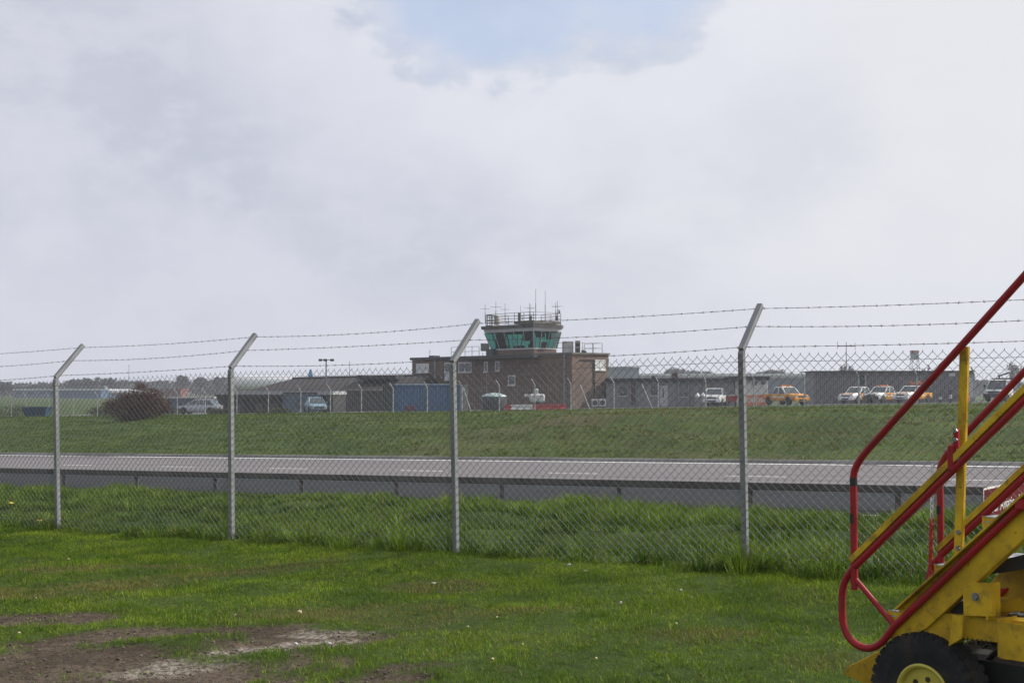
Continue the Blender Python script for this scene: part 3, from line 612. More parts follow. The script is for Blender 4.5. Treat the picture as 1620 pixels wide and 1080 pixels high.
# underside clutter: axle, springs, hoses
m = MB(); wc = SP(1468, 1094, .06)
m.tube([SL(wc), SL(wc + WS * (SW + .15))], .035, 12); m.box(SL(wc + WS * .4 + ES * .15 + UP * .10), (.5, .5, .10), R=RZ); m.box(SL(wc + ES * .45 + WS * .3 - UP * .05), (.7, .45, .12), R=RZ); m.build('axle', blk, stair, smooth=False)
m = MB()
for k in range(3):
    a = SP(1535 + 6 * k, 1014, .03 + .03 * k); pts = [a + ES * (.02 * j) + UP * (.012 * math.sin(j * 1.9 + k) - .01) for j in range(16)]; m.tube([SL(p) for p in pts], .006, 6)
coil = [SP(1522, 1011, .01) + ES * (.0035 * j) + UP * (.012 * math.sin(j)) + WS * (.012 * math.cos(j)) for j in range(40)]; m.tube([SL(p) for p in coil], .002, 5)
m.tube([SL(SP(1540, 1062, .25)), SL(SP(1600, 1010, .25))], .014, 8); m.build('spring_hose', grease, stair, smooth=True)
plate('brace_strut', [(1545, 1078), (1603, 1018), (1612, 1024), (1560, 1090)], .3, .02, yel)
# wheels
def wheel(c, R_, wd, parent_loc, outward):
    m = MB(); ax = outward.to_track_quat('Z', 'Y').to_matrix(); hw = wd / 2
    prof = [(R_ * .48, -hw * .8), (R_ * .70, -hw), (R_ * .90, -hw * .98), (R_ * .975, -hw * .80), (R_, -hw * .45), (R_, hw * .45), (R_ * .975, hw * .80), (R_ * .90, hw * .98), (R_ * .70, hw), (R_ * .50, hw * .85), (R_ * .48, hw * .4)]
    m.lathe(prof, (0, 0, 0), seg=64)
    nb = 34
    for i in range(nb):
        t = 2 * math.pi * i / nb
        for sg in (-1, 1):
            tt = t + (sg > 0) * math.pi / nb; rr = Matrix.Rotation(tt, 3, 'Z'); c1 = rr @ Vector((R_ * .985, 0, sg * hw * .55)); m.box(c1, (R_ * .045, R_ * .12, hw * .72), R=rr @ Matrix.Rotation(.35 * sg, 3, 'X'))
            c2 = rr @ Vector((R_ * .945, 0, sg * hw * .93)); m.box(c2, (R_ * .08, R_ * .10, hw * .08), R=rr)
    m.v = [tuple(Vector(c) + ax @ Vector(v)) for v in m.v]; tyre = m.build('tyre', rub, stair, smooth=False)
    m = MB(); m.lathe([(R_ * .47, hw * .55), (R_ * .50, hw * .93), (R_ * .465, hw * .98), (R_ * .435, hw * .90), (R_ * .41, hw * .45), (R_ * .385, hw * .30), (R_ * .30, hw * .34), (R_ * .19, hw * .50), (R_ * .11, hw * .50), (R_ * .10, hw * .70), (0.001, hw * .70)], (0, 0, 0), seg=40)
    m.v = [tuple(Vector(c) + ax @ Vector(v)) for v in m.v]; rim = m.build('rim', rimm, stair, smooth=True)
    for i in range(6):
        m = MB(); t = 2 * math.pi * i / 6 + .3; m.lathe([(0.001, hw * .62), (R_ * .048, hw * .62), (R_ * .048, hw * .3)], (R_ * .245 * math.cos(t), R_ * .245 * math.sin(t), 0), seg=6); m.v = [tuple(Vector(c) + ax @ Vector(v)) for v in m.v]; m.build('wheel_nut', grease, rim)
    for i in range(6):
        m = MB(); t = 2 * math.pi * (i + .5) / 6 + .3; m.lathe([(0.001, hw * .335), (R_ * .03, hw * .345), (R_ * .03, hw * .3)], (R_ * .345 * math.cos(t), R_ * .345 * math.sin(t), 0), seg=10); m.v = [tuple(Vector(c) + ax @ Vector(v)) for v in m.v]; m.build('rim_hole', grease, rim)
WR = .27
wheel(SL(wc + ES * .01), WR, .13, None, -WS); wheel(SL(wc + WS * (SW + .08)), WR, .13, None, WS)
# ================================================================== ROADSIDE SIGN behind the fence
a = W(1556, 772, 12.75); sg = thing('road_sign', 'brown sign with white border and museum lettering, edge-on to the road behind the stairs', 'sign', (a.x, a.y, gz(a.x, a.y)))
GS = Loc(sg); nS = Vector((NU[0], NU[1], 0)); fS = Vector((SU[0], SU[1], 0)); top = a.z; Hs = .62; Ls = 2.15
brown = mat('brown_sign_face', (.11, .018, .020), .9, spec=.05, var=.15, scale=3); whs = mat('white_sign_paint', (.66, .64, .62), .5, var=.1, scale=4)
def SG(u, v, o=0.): return GS(Vector((a.x, a.y, 0)) + nS * u + fS * o + Vector((0, 0, top - v)))
m = MB(); m.prism([SG(0, 0), SG(Ls, 0), SG(Ls, Hs), SG(0, Hs)], -fS * .004); bd = m.build('sign_border', whs, sg)
m = MB(); b_ = .018; m.prism([SG(b_, b_, .001), SG(Ls - b_, b_, .001), SG(Ls - b_, Hs - b_, .001), SG(b_, Hs - b_, .001)], fS * .004); m.build('sign_face', brown, sg)
def text3(body, loc, size, xdir, zdir, m_, parent, name='lettering', sx=1.0, align='LEFT'):
    cu = bpy.data.curves.new(name, 'FONT'); cu.body = body; cu.size = size; cu.align_x = align; cu.extrude = .001
    o = bpy.data.objects.new(name, cu); COL.objects.link(o); dg = bpy.context.evaluated_depsgraph_get(); me = bpy.data.meshes.new_from_object(o.evaluated_get(dg)); COL.objects.unlink(o); bpy.data.objects.remove(o)
    x = Vector(xdir).normalized(); y = Vector(zdir).normalized(); z = x.cross(y)
    M = Matrix(((x.x * sx, y.x, z.x, loc[0]), (x.y * sx, y.y, z.y, loc[1]), (x.z * sx, y.z, z.z, loc[2]), (0, 0, 0, 1))); me.transform(M); me.materials.clear(); me.materials.append(m_)
    o = bpy.data.objects.new(name, me); COL.objects.link(o); o.parent = parent; return o
text3('Your Aviation Museum', SG(.10, .235, .008), .155, nS, (0, 0, 1), whs, sg, sx=1.22)
text3('deli         S', SG(.55, .43, .008), .125, nS, (0, 0, 1), whs, sg, sx=1.22)
for u in (.35, Ls - .35):
    m = MB(); p = SG(u, .05, -.045); q = SG(u, top - gz(a.x, a.y) + .1, -.045); m.tube([p, q], .03, 10); m.build('post', galv, sg, smooth=True)
# ================================================================== LITTER, STONES, DANDELIONS on the lawn
stone = mat('pale_stone', (.52, .42, .26), .8, var=.3, scale=20, bump=.002); wl = mat('white_scrap', (.46, .45, .42), .6, var=.1, scale=9); bl = mat('blue_scrap', (.07, .14, .26), .5, var=.1, scale=9)
def lump(name, px, py, size, m_, label, cat, group=None, flat=.7):
    Y = 8.
    for _ in range(30): p = W(px, py, Y); Y *= 1 + (p.z - gz(p.x, p.y)) * .35 / 1.6
    c = Vector((p.x, p.y, gz(p.x, p.y) + size * flat * .35 + .018)); bm = bmesh.new(); size *= .72; bmesh.ops.create_icosphere(bm, subdivisions=2, radius=size)
    sx, sy = random.uniform(.75, 1.2), random.uniform(.7, 1)
    for v in bm.verts: k = 1 + random.uniform(-.12, .12); v.co = Vector((v.co.x * sx * k, v.co.y * sy * k, v.co.z * flat * k))
    me = bpy.data.meshes.new(name); bm.to_mesh(me); bm.free(); me.shade_smooth(); me.materials.append(m_); o = bpy.data.objects.new(name, me); COL.objects.link(o); o.location = c; o.rotation_euler = (0, random.uniform(-.4, .4), random.uniform(0, 3)); return tag(o, label, cat, group)
lump('stone', 474, 973, .030, stone, 'egg-sized pale yellow stone on the chalky edge of the bare patch', 'stone', 'small stones on the lawn')
for i, (x, y, s_, l) in enumerate([(740, 995, .013, 'small tan pebble left of centre, in the grass near the bare patch'), (786, 980, .014, 'small tan pebble in the lawn just right of the third post line'), (943, 1046, .016, 'small cream pebble low in the middle of the lawn'), (827, 1023, .011, 'tiny pale pebble in the lower middle of the lawn'), (1070, 990, .012, 'small yellow pebble in the lawn left of the fourth post'),
                                 (468, 1023, .022, 'whitish pebble in the middle of the bare earth'), (521, 1023, .026, 'broad whitish pebble at the right end of the bare earth'), (779, 1047, .018, 'dull tan pebble in a bald spot low on the lawn'), (372, 976, .012, 'tiny white pebble at the back edge of the bare earth'), (57, 949, .012, 'tiny white pebble beside the small brown patch far left'), (30, 1005, .018, 'pale pebble at the far left of the bare earth'), (108, 887, .018, 'tan pebble on the dry strip of grass at left'), (1077, 937, .018, 'round white pebble in front of the fourth post')]):
    lump('stone', x, y, s_, stone if i not in (5, 6, 8, 9, 12) else wl, l, 'stone', 'small stones on the lawn', .6)
for x, y, s_, m_, l, f in [(900, 897, .030, wl, 'crumpled white paper scrap in the grass, left one of two near the fence', .5), (927, 906, .024, wl, 'thin white paper scrap in the grass, right one of two near the fence', .25), (686, 925, .034, wl, 'flat pale scrap in the grass left of centre', .12), (696, 940, .018, bl, 'small blue plastic scrap in the grass left of centre', .5), (1092, 948, .034, wl, 'flat pale strip of litter in the grass before the fourth post', .1), (982, 958, .014, wl, 'tiny upright white flake in the middle of the lawn', 1.2)]:
    lump('litter', x, y, s_, m_, l, 'litter', 'scraps of litter on the lawn', f)
dy = mat('dandelion_yellow', (.62, .50, .02), .6, var=.15, scale=50); gs = mat('flower_stalk', (.07, .12, .02), .6, var=.2, scale=20)
for i, (x, y, l) in enumerate([(62, 824, 'yellow dandelion at the fence foot, left of the pair by the leftmost post'), (72, 822, 'yellow dandelion at the fence foot, right of the pair by the leftmost post'), (17, 796, 'single yellow dandelion in the long grass at the far left')]):
    p = W(x, y, (17.6, 17.5, 19)[i]); t_ = thing('dandelion', l, 'flower', (p.x, p.y, gz(p.x, p.y)), 0, 'dandelions in the long grass'); h = p.z - gz(p.x, p.y)
    m = MB(); m.tube([(0, 0, -.02), (0, 0, h)], .003, 5); m.build('stalk', gs, t_); m = MB(); m.lathe([(.005, h - .01), (.035, h + .004), (.03, h + .014), (.002, h + .02)], seg=12); m.build('flower_head', dy, t_)
# ================================================================== AIRFIELD FENCE (far)
AF = (325, 375, 425, 476, 523, 572, 622, 676, 731, 790, 846, 903, 971, 1041, 1116, 1192, 1272, 1358, 1450, 1541, 1640)
def npoint(px, n): u = (px - 810) / F; Y = n / (.555 * u + .832); return Vector((u * Y, Y, gz(u * Y, Y)))
xs = [-40, -5, 19, 42, 78, 117, 155, 195, 238, 281] + list(AF); fo = npoint(790, 79)
ff = thing('airfield_fence', 'far chain-link fence with cranked posts along the rim of the airfield', 'fence', fo); FF = Loc(ff)
galv2 = mat('far_fence_steel', (.34, .35, .36), .6, .2, var=.15, scale=4)
pp = []
for px in xs:
    b = npoint(px, 79); k = b + UP * 1.78; t_ = k - nf * .30 + UP * .40 - dirf * .08; m = MB(); m.tube([FF(b - UP * .1), FF(k), FF(t_)], .042 if px > 300 else .036, 6); m.build('post', galv2, ff); pp.append((b, k, t_))
m = MB()
for (b0, k0, t0_), (b1, k1, t1_) in zip(pp[:-1], pp[1:]):
    L_ = (b1 - b0).length; n_ = max(2, int(L_ / .2))
    for i in range(n_):
        for sgn in (0, 1):
            s0 = i / n_; j = 0; prev = None
            while j < 18:
                s1 = s0 + ((.5 / n_) if (j + sgn) % 2 else 0); p = b0.lerp(b1, min(s1, 1)).lerp(k0.lerp(k1, min(s1, 1)), j / 17.)
                if prev is not None: d_ = .0045; m.add([FF(prev - dirf * d_), FF(prev + dirf * d_), FF(p + dirf * d_), FF(p - dirf * d_)], [(0, 1, 2, 3)])
                prev = p; j += 1
m.build('chain_link_mesh', galv2, ff)
for fr in (.1, .5, .95):
    m = MB(); m.tube([FF(k.lerp(t_, fr)) for _, k, t_ in pp], .006, 4); m.build('barbed_wire', dark_steel, ff)
for px, dx in ((318, -9), (733, 16), (918, 18), (1015, 19)):
    b = npoint(px, 79); m = MB(); m.tube([FF(b + UP * 1.7), FF(b - UP * .1 + dirf * dx / 22.)], .035, 6); m.build('brace', galv2, ff)
# ================================================================== BUILDINGS
def brickmat(name, a, b, sc=2.2):
    m = bpy.data.materials.new(name); m.use_nodes = True; t = NT(m.node_tree); p = t.n('ShaderNodeBsdfPrincipled'); o = t.n('ShaderNodeOutputMaterial'); tcn = t.n('ShaderNodeTexCoord'); v = tcn.outputs['Object']
    sepn = t.n('ShaderNodeSeparateXYZ'); t.link(v, sepn.inputs[0]); cb = t.n('ShaderNodeCombineXYZ'); t.link(t.math('ADD', sepn.outputs[0], sepn.outputs[1]), cb.inputs[0]); t.link(sepn.outputs[2], cb.inputs[1])
    br = t.n('ShaderNodeTexBrick'); t.link(cb.outputs[0], br.inputs['Vector']); br.inputs['Scale'].default_value = sc; br.inputs['Color1'].default_value = c4(a); br.inputs['Color2'].default_value = c4(b); br.inputs['Mortar'].default_value = c4((.20, .175, .155)); br.inputs['Mortar Size'].default_value = .012
    nz_ = t.smooth(t.noise(v, .35, 5, .6), .38, .62); c = t.mix(t.math('MULTIPLY', nz_, .45), br.outputs['Color'], c4((a[0] * .55, a[1] * .6, a[2] * .6)))
    mpn = t.n('ShaderNodeMapping'); mpn.inputs['Scale'].default_value = (1.2, 1.2, .12); t.link(v, mpn.inputs[0]); st = t.smooth(t.noise(mpn.outputs[0], 1.4, 4), .55, .75); c = t.mix(t.math('MULTIPLY', st, .35), c, c4((.05, .045, .035)))
    t.link(c, p.inputs['Base Color']); p.inputs['Roughness'].default_value = .9; t.link(p.outputs[0], o.inputs[0]); return m
brick = brickmat('brown_brick', (.100, .064, .048), (.155, .095, .068)); felt = mat('roof_felt', (.045, .047, .050), .9, var=.3, scale=1.5); conc = mat('weathered_concrete', (.12, .112, .098), .9, var=.35, scale=1.2, stretch=(1, 1, 3))
upvc = mat('white_window_frame', (.62, .62, .62), .5, var=.08, scale=3); dglass = glassy('dark_window_glass'); pipe = mat('grey_drainpipe', (.22, .24, .25), .5, var=.1, scale=2); dkpipe = mat('dark_drainpipe', (.03, .025, .025), .5, var=.1, scale=2)
blind = mat('window_blind', (.55, .56, .56), .7, var=.06, scale=2)
CB = Vector((5.83, 135, 0)); D1 = Vector((-.656, .755, 0)); D2 = Vector((.755, .656, 0)); g0 = gz(5.83, 135) - .1
bld = thing('control_building', 'two-storey brown brick flat-roofed block with white windows, carrying the control tower', 'building', (CB.x, CB.y, g0)); BL = Loc(bld)
def BP(a, b, z): return CB + D1 * a + D2 * b + UP * z     # a along shaded front (to the left/back), b along the sunlit side
def slab(m, a0, a1, b0, b1, z0, z1, L_, mi=None):
    P = [L_(BP(a, b, z)) for z in (z0, z1) for a, b in ((a0, b0), (a1, b0), (a1, b1), (a0, b1))]
    m.add(P, [(3, 2, 1, 0), (4, 5, 6, 7), (0, 1, 5, 4), (1, 2, 6, 5), (2, 3, 7, 6), (3, 0, 4, 7)], mi)
ZT = 5.22
m = MB(); slab(m, 0, 25.8, 0, 5.0, g0 - .3, ZT - .12, BL); m.build('wall', brick, bld)
m = MB(); slab(m, -.12, 5.6, -.12, 5.12, ZT - .12, ZT + .06, BL); m.build('parapet', conc, bld)
m = MB(); slab(m, 5.6, 26.0, -.18, 5.2, ZT - .30, ZT - .02, BL); slab(m, 4.5, 15.8, -.9, -.18, ZT - .36, ZT - .10, BL); m.build('roof', felt, bld)
m = MB(); slab(m, 22.6, 23.4, .5, 1.4, ZT - .02, ZT + .18, BL); m.build('roof_hatch', felt, bld)
def aofx(px):   # distance along the shaded front of a picture column
    u = (px - 810) / F; return (CB.x - u * CB.y) / (u * D1.y - D1.x)
def bofx(px):
    u = (px - 810) / F; return (u * CB.y - CB.x) / (D2.x - u * D2.y)
def zat(px, py, front=True):
    p = BP(aofx(px), 0, 0) if front else BP(0, bofx(px), 0); return W(px, py, p.y).z
def window(px0, px1, py0, py1, panes=1, front=True, glass=None, cats='window', sill=True):
    if front: a1, a0 = aofx(px0), aofx(px1); P = lambda a, o, z: BP(a, -o, z)
    else: a0, a1 = bofx(px0), bofx(px1); P = lambda a, o, z: BP(-o, a, z)
    xm = (px0 + px1) / 2; z1, z0 = zat(xm, py0, front), zat(xm, py1, front)
    def bx(m, u0, u1, o0, o1, w0, w1): m.add([BL(P(u, o, w_)) for w_ in (w0, w1) for u, o in ((u0, o0), (u1, o0), (u1, o1), (u0, o1))], [(3, 2, 1, 0), (4, 5, 6, 7), (0, 1, 5, 4), (1, 2, 6, 5), (2, 3, 7, 6), (3, 0, 4, 7)])
    m = MB(); bx(m, a0, a1, -.03, .012, z0, z1); wn = m.build('window', glass or dglass, bld)
    m = MB(); f = .085
    bx(m, a0 - f * .3, a0 + f * .7, 0, .05, z0, z1); bx(m, a1 - f * .7, a1 + f * .3, 0, .05, z0, z1); bx(m, a0 + f * .7, a1 - f * .7, 0, .049, z1 - f, z1); bx(m, a0 + f * .7, a1 - f * .7, 0, .049, z0, z0 + f)
    for k in range(1, panes): c = a0 + (a1 - a0) * k / panes; bx(m, c - f / 2, c + f / 2, 0, .047, z0 + f, z1 - f)
    m.build('frame', upvc, wn)
    if sill: m = MB(); bx(m, a0 - .12, a1 + .12, 0, .11, z0 - .09, z0 - .004); m.build('sill', upvc, wn)
    return wn
window(659, 678.5, 575, 589, 3, glass=blind); window(704, 713, 573.5, 589, 1); window(726, 746, 573, 588.5, 2); window(766.5, 771.5, 572, 588, 1); window(784, 790, 571.5, 586.5, 1); window(804.5, 815, 593.5, 609, 1)
window(940.5, 957, 569, 585, 2, front=False, glass=blind)
def frontbox(px0, px1, py0, py1, o, name, m_, front=True):
    if front: a1, a0 = aofx(px0), aofx(px1); P = lambda a, o_, z: BP(a, -o_, z)
    else: a0, a1 = bofx(px0), bofx(px1); P = lambda a, o_, z: BP(-o_, a, z)
    xm = (px0 + px1) / 2; z1, z0 = zat(xm, py0, front), zat(xm, py1, front); m = MB()
    m.add([BL(P(u, q, w_)) for w_ in (z0, z1) for u, q in ((a0, 0), (a1, 0), (a1, o), (a0, o))], [(3, 2, 1, 0), (4, 5, 6, 7), (0, 1, 5, 4), (1, 2, 6, 5), (2, 3, 7, 6), (3, 0, 4, 7)]); return m.build(name, m_, bld)
frontbox(704, 713, 591, 602, .06, 'panel', blind)
frontbox(688.6, 689.9, 565, 640, .12, 'drainpipe', pipe); frontbox(893, 894.3, 560, 640, .12, 'drainpipe', pipe); frontbox(939, 940.4, 569, 642, .12, 'drainpipe', dkpipe, False); frontbox(917, 939, 568.4, 569.6, .10, 'cable_tray', dkpipe, False)
frontbox(770.0, 770.6, 588, 640, .06, 'drainpipe', pipe)
# roof-deck railings
rail = mat('grey_railing', (.09, .095, .10), .5, .3, var=.15, scale=3)
def railing(pts, posts, h=1.05, bars=3, name='railing', L_=BL, parent=bld, r=.028):
    m = MB()
    for a, b in zip(pts[:-1], pts[1:]):
        for k in range(bars): z = h * (k + 1) / bars; m.tube([L_(a + UP * z), L_(b + UP * z)], r * .8, 5)
        n_ = max(1, round((b - a).length / posts))
        for i in range(n_ + 1): p = a.lerp(b, i / n_); m.tube([L_(p), L_(p + UP * h)], r, 5)
    return m.build(name, rail, parent)
railing([BP(.5, 4.6, ZT + .05), BP(.5, .6, ZT + .05), BP(3.2, .6, ZT + .05)], 1.5, 1.0, 2)
railing([BP(3.0, 4.6, ZT + .05), BP(.5, 4.6, ZT + .05)], 1.3, 1.0, 2)
railing([BP(14.5, .3, ZT - .02), BP(19.2, .3, ZT - .02)], 1.2, 1.0, 2)
for a, b, w_, h, m_, nm in ((13.9, .6, .9, 1.15, mat('green_grey_cabinet', (.16, .17, .14), .7, var=.2, scale=2), 'roof_cabinet'), (4.0, 3.2, 1.1, 1.25, mat('pale_cabinet', (.34, .34, .34), .6, var=.2, scale=2), 'roof_cabinet'), (3.3, 3.9, .5, 1.3, dkpipe, 'roof_cabinet')):
    m = MB(); m.bevbox(BL(BP(a, b, ZT + .05 + h / 2 + (.25 if a > 10 else 0))), (w_, w_ * .8, h - (.35 if a > 10 else 0)), .03)
    if a > 10:
        for dx in (-.35, .35): m.box(BL(BP(a + dx, b, ZT + .17)), (.06, .06, .35))
    m.build(nm, m_, bld)
for a, h in ((1.6, .35), (1.3, .25)): m = MB(); m.lathe([(.16, 0), (.14, h * .6), (.20, h * .7), (.05, h)], BL(BP(a, 3.0, ZT + .05)), seg=10); m.build('roof_vent', felt, bld)
# ---- control tower cab
K = Vector((2.155, 139.5, 0)); tw = thing('control_tower', 'green-glazed control tower cab with flat roof, railings and whip aerials above the brick block', 'control tower', (K.x, K.y, ZT)); TL = Loc(tw)
LA, LB, CH = 7.9, 3.4, 1.25
def ring(off, z, cut=0.):   # plan of the cab grown outward by off
    LBT = 4.5
    pts = [(-off, -off), (LA - CH * .2 + off * .6, -off), (LA + off, CH + -off * .4), (LA + off, LBT - CH), (LA - CH + off * .4, LBT + off), (CH * .6, LBT + off), (-off, LB + off * .4)]
    return [K + D1 * a + D2 * b + UP * z for a, b in pts]
def loft(m, r0, r1, L_=TL, caps=True, mi=None):
    n_ = len(r0); m.add([L_(p) for p in r0] + [L_(p) for p in r1], [(i, (i + 1) % n_, n_ + (i + 1) % n_, n_ + i) for i in range(n_)] + ([tuple(range(n_ - 1, -1, -1)), tuple(range(n_, 2 * n_))] if caps else []), mi)
zz = lambda py: 1.6 + (617 - py) / F * 139.5
m = MB(); loft(m, ring(-.66, ZT - .1), ring(-.66, zz(551))); m.build('base_wall', brick, tw)
m = MB(); loft(m, ring(-.60, zz(551.5)), ring(-.56, zz(549.6))); m.build('sill', upvc, tw)
def offz(z): return -.5 + .5 * (z - zz(549)) / (zz(523) - zz(549)) * .95
gm = bpy.data.materials.new('green_tinted_glass'); gm.use_nodes = True; t = NT(gm.node_tree)
tr = t.n('ShaderNodeBsdfTransparent'); tr.inputs[0].default_value = (.20, .46, .41, 1); gl = t.n('ShaderNodeBsdfGlossy'); gl.inputs['Roughness'].default_value = .05; gl.inputs[0].default_value = (.8, .9, .9, 1); mx = t.n('ShaderNodeMixShader'); mx.inputs[0].default_value = .05
t.link(tr.outputs[0], mx.inputs[1]); t.link(gl.outputs[0], mx.inputs[2]); t.link(mx.outputs[0], t.n('ShaderNodeOutputMaterial').inputs[0])
r0, r1 = ring(-.62, zz(549.6)), ring(0.0, zz(523)); n_ = len(r0)
npan = [5, 1, 3, 3, 4, 2, 3]
mull = mat('pale_mullion', (.36, .38, .38), .5, .2, var=.1, scale=2)
for i in range(n_):
    a0, b0, a1, b1 = r0[i], r0[(i + 1) % n_], r1[i], r1[(i + 1) % n_]
    for k in range(npan[i]):
        s0, s1 = k / npan[i], (k + 1) / npan[i]; m = MB(); m.add([TL(a0.lerp(b0, s0)), TL(a0.lerp(b0, s1)), TL(a1.lerp(b1, s1)), TL(a1.lerp(b1, s0))], [(0, 1, 2, 3)]); pane = m.build('glass_pane', gm, tw)
        m = MB(); w_ = .075 if k == 0 else .045; m.tube([TL(a0.lerp(b0, s0)), TL(a1.lerp(b1, s0))], w_, 6); m.build('mullion', mull, pane)
m = MB(); loft(m, ring(0.0, zz(523)), ring(.10, zz(517.5))); m.build('fascia', mat('pale_fascia', (.46, .46, .48), .6, var=.1, scale=1), tw)
m = MB(); loft(m, ring(.30, zz(517.4)), ring(.34, zz(512.2))); m.build('roof', mat('dark_roof_edge_felt', (.07, .066, .060), .9, var=.4, scale=1.5), tw)
m = MB(); P = [(-.34, -.34), (2.6, -.34), (2.6, 3.4), (-.34, 3.4)]; loft(m, [K + D1 * a + D2 * b + UP * zz(511.4) for a, b in P], [K + D1 * a + D2 * b + UP * zz(507.5) for a, b in P]); m.build('roof_upstand', conc, tw)
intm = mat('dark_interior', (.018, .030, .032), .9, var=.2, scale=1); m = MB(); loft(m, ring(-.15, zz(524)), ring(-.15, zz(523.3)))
m.build('ceiling', intm, tw)
m = MB(); a0, a1 = 6.35, 7.3; m.prism([TL(K + D1 * a + D2 * -.02 * (1) + UP * z) for a, z in ((a0, ZT), (a1 + .1, ZT), (a1 + .1, zz(549.4)), (a0, zz(549.4)))], D2 * .5); m.build('deck_door', mat('dark_teal_door', (.015, .03, .035), .5, var=.2, scale=2), tw)
m = MB(); cc = K + D1 * 3.9 + D2 * 2.8
for a, b, w_, d_, h in ((1.3, .9, .6, .4, .35), (3.2, .9, 1.2, .4, .28), (5.3, .9, .7, .4, .42), (6.9, 1.6, .8, .8, 1.5), (2.6, 2.2, .4, .4, .8), (.9, 2.2, .5, .6, .6)):
    m.box(TL(K + D1 * a + D2 * b + UP * (zz(549.6) + h / 2)), (w_, d_, h), R=Matrix.Rotation(math.atan2(D1.y, D1.x), 3, 'Z'))
m.build('control_desk', intm, tw)
bld_mat = mat('roller_blind', (.015, .05, .055), .8, var=.1, scale=1)
for a0, a1, b0, b1, d in ((.9, 2.4, 3.9, 3.9, .40), (2.6, 4.0, 3.9, 3.9, .25), (4.3, 6.0, 3.9, 3.9, .45), (7.2, 7.2, 1.3, 2.2, .35), (.0, .0, 2.4, 3.3, .55)):
    m = MB(); A = K + D1 * a0 + D2 * b0; B = K + D1 * a1 + D2 * b1; z1 = zz(524.2); z0 = z1 - d * 1.6
    m.prism([TL(A + UP * z0), TL(B + UP * z0), TL(B + UP * z1), TL(A + UP * z1)], Vector((.02, .02, 0))); m.build('roller_blind', bld_mat, tw)
railing([K + D1 * a + D2 * b + UP * (zz(511)) for a, b in ((.1, .1), (7.4, .1), (7.8, 1.0), (7.8, 3.4), (6.7, 4.4), (.7, 4.4), (.1, 3.3), (.1, .1))], 1.35, 1.15, 4, 'roof_railing', TL, tw, .03)
cgm = mat('grey_steel_cage', (.09, .095, .09), .6, .3, var=.2, scale=2)
m = MB(); o0 = K + D1 * 6.9 + D2 * .3 + UP * zz(511)
for z in (0, .55, 1.1): 
    q = [o0 + D1 * a + D2 * b + UP * z for a, b in ((0, 0), (.9, 0), (.9, .9), (0, .9), (0, 0))]; m.tube([TL(p) for p in q], .045, 5)
for a in (0, .3, .6, .9):
    for b in (0, .9): m.tube([TL(o0 + D1 * a + D2 * b), TL(o0 + D1 * a + D2 * b + UP * 1.1)], .035, 5)
m.build('roof_cage', cgm, tw)
m = MB(); m.lathe([(.02, 0), (.28, .05), (.33, .5), (.28, 1.0), (.02, 1.05)], TL(K + D1 * 6.3 + D2 * .6 + UP * zz(510.5)), seg=14); m.build('radome', mat('cream_radome', (.42, .41, .36), .6, var=.1, scale=2), tw, smooth=True)
# aerials: (x px, y top, y bottom, thin top y, cross half-width m)
aer = mat('aerial_dark', (.035, .035, .04), .5, .4, var=.1, scale=3)
for x, yt, yb, yc, cw_, r in ((767.5, 481, 511, 488.5, .5, .022), (784.5, 477, 511, 485.5, .6, .024), (799, 480, 511, 489.5, .5, .022), (823.5, 483, 510, 0, 0, .02), (837.5, 479, 509, 486.5, .6, .024), (839.5, 481, 509, 488, .35, .02), (847.5, 457, 507, 0, 0, .024), (862.5, 460, 507, 0, 0, .024), (879, 479, 507, 485, .4, .024), (881.7, 476, 507, 484.5, .55, .026)):
    p = W(x, yb, 141.2); q = W(x, yt, 141.2); mid = p.lerp(q, .55); m = MB(); m.tube([TL(p), TL(mid)], r * 1.35, 6); m.tube([TL(mid), TL(q)], r * .75, 6)
    if cw_:
        c = W(x, yc, 141.2)
        for dv_ in (Vector((1, 0, 0)), Vector((.1, 1, 0))): m.tube([TL(c - dv_ * cw_), TL(c + dv_ * cw_)], .014, 5)
    m.build('aerial', aer, tw)
for x, y0, y1, w_ in ((821.5, 495, 508, .28), (839, 500, 508, .26), (881, 500, 507, .22)):
    p = W(x, y1, 141); q = W(x, y0, 141); m = MB(); m.box(TL(p.lerp(q, .5)), (w_, .2, (q - p).length)); m.build('aerial_box', cgm, tw)
m = MB(); p = W(885, 493, 141); m.lathe([(.02, .1), (.2, .02), (.26, -.1)], TL(p), seg=12, R=Matrix.Rotation(1.5, 3, 'Y')); m.build('dish', cgm, tw)
# ---- pitched-roof bungalow to the left
def frameY(px, py_dummy, Y): return Vector(((px - 810) / F * Y, Y, 0))
tile = mat('brown_roof_tiles', (.024, .019, .020), .85, var=.35, scale=1.5, bump=.03, stretch=(.3, .3, 4)); dwall = mat('dim_brick_wall', (.060, .050, .046), .9, var=.3, scale=1.2)
def block(m, px0, px1, Y0, Y1, depth, z0, z1, L_, mi=None, inset=0.):
    A = frameY(px0, 0, Y0); B = frameY(px1, 0, Y1); d = (B - A).normalized(); n_ = Vector((-d.y, d.x, 0)); n_ = n_ if n_.y > 0 else -n_
    q = [A, B, B + n_ * depth, A + n_ * depth]; m.add([L_(p + UP * z0) for p in q] + [L_(p + UP * z1) for p in q], [(3, 2, 1, 0), (4, 5, 6, 7), (0, 1, 5, 4), (1, 2, 6, 5), (2, 3, 7, 6), (3, 0, 4, 7)], mi)
    return A, B, n_, d
def zy(py, Y): return 1.6 + (617 - py) / F * Y
by = 150.; g1 = gz(-18, by) - .4
bg_ = thing('bungalow', 'low building with a dark brown hipped tile roof left of the blue container', 'building', (-20, by, g1)); BG = Loc(bg_)
m = MB(); A, B, n_, d = block(m, 398, 650, 152, 145, 9, g1 - .3, zy(618, 150), BG); m.build('wall', dwall, bg_)
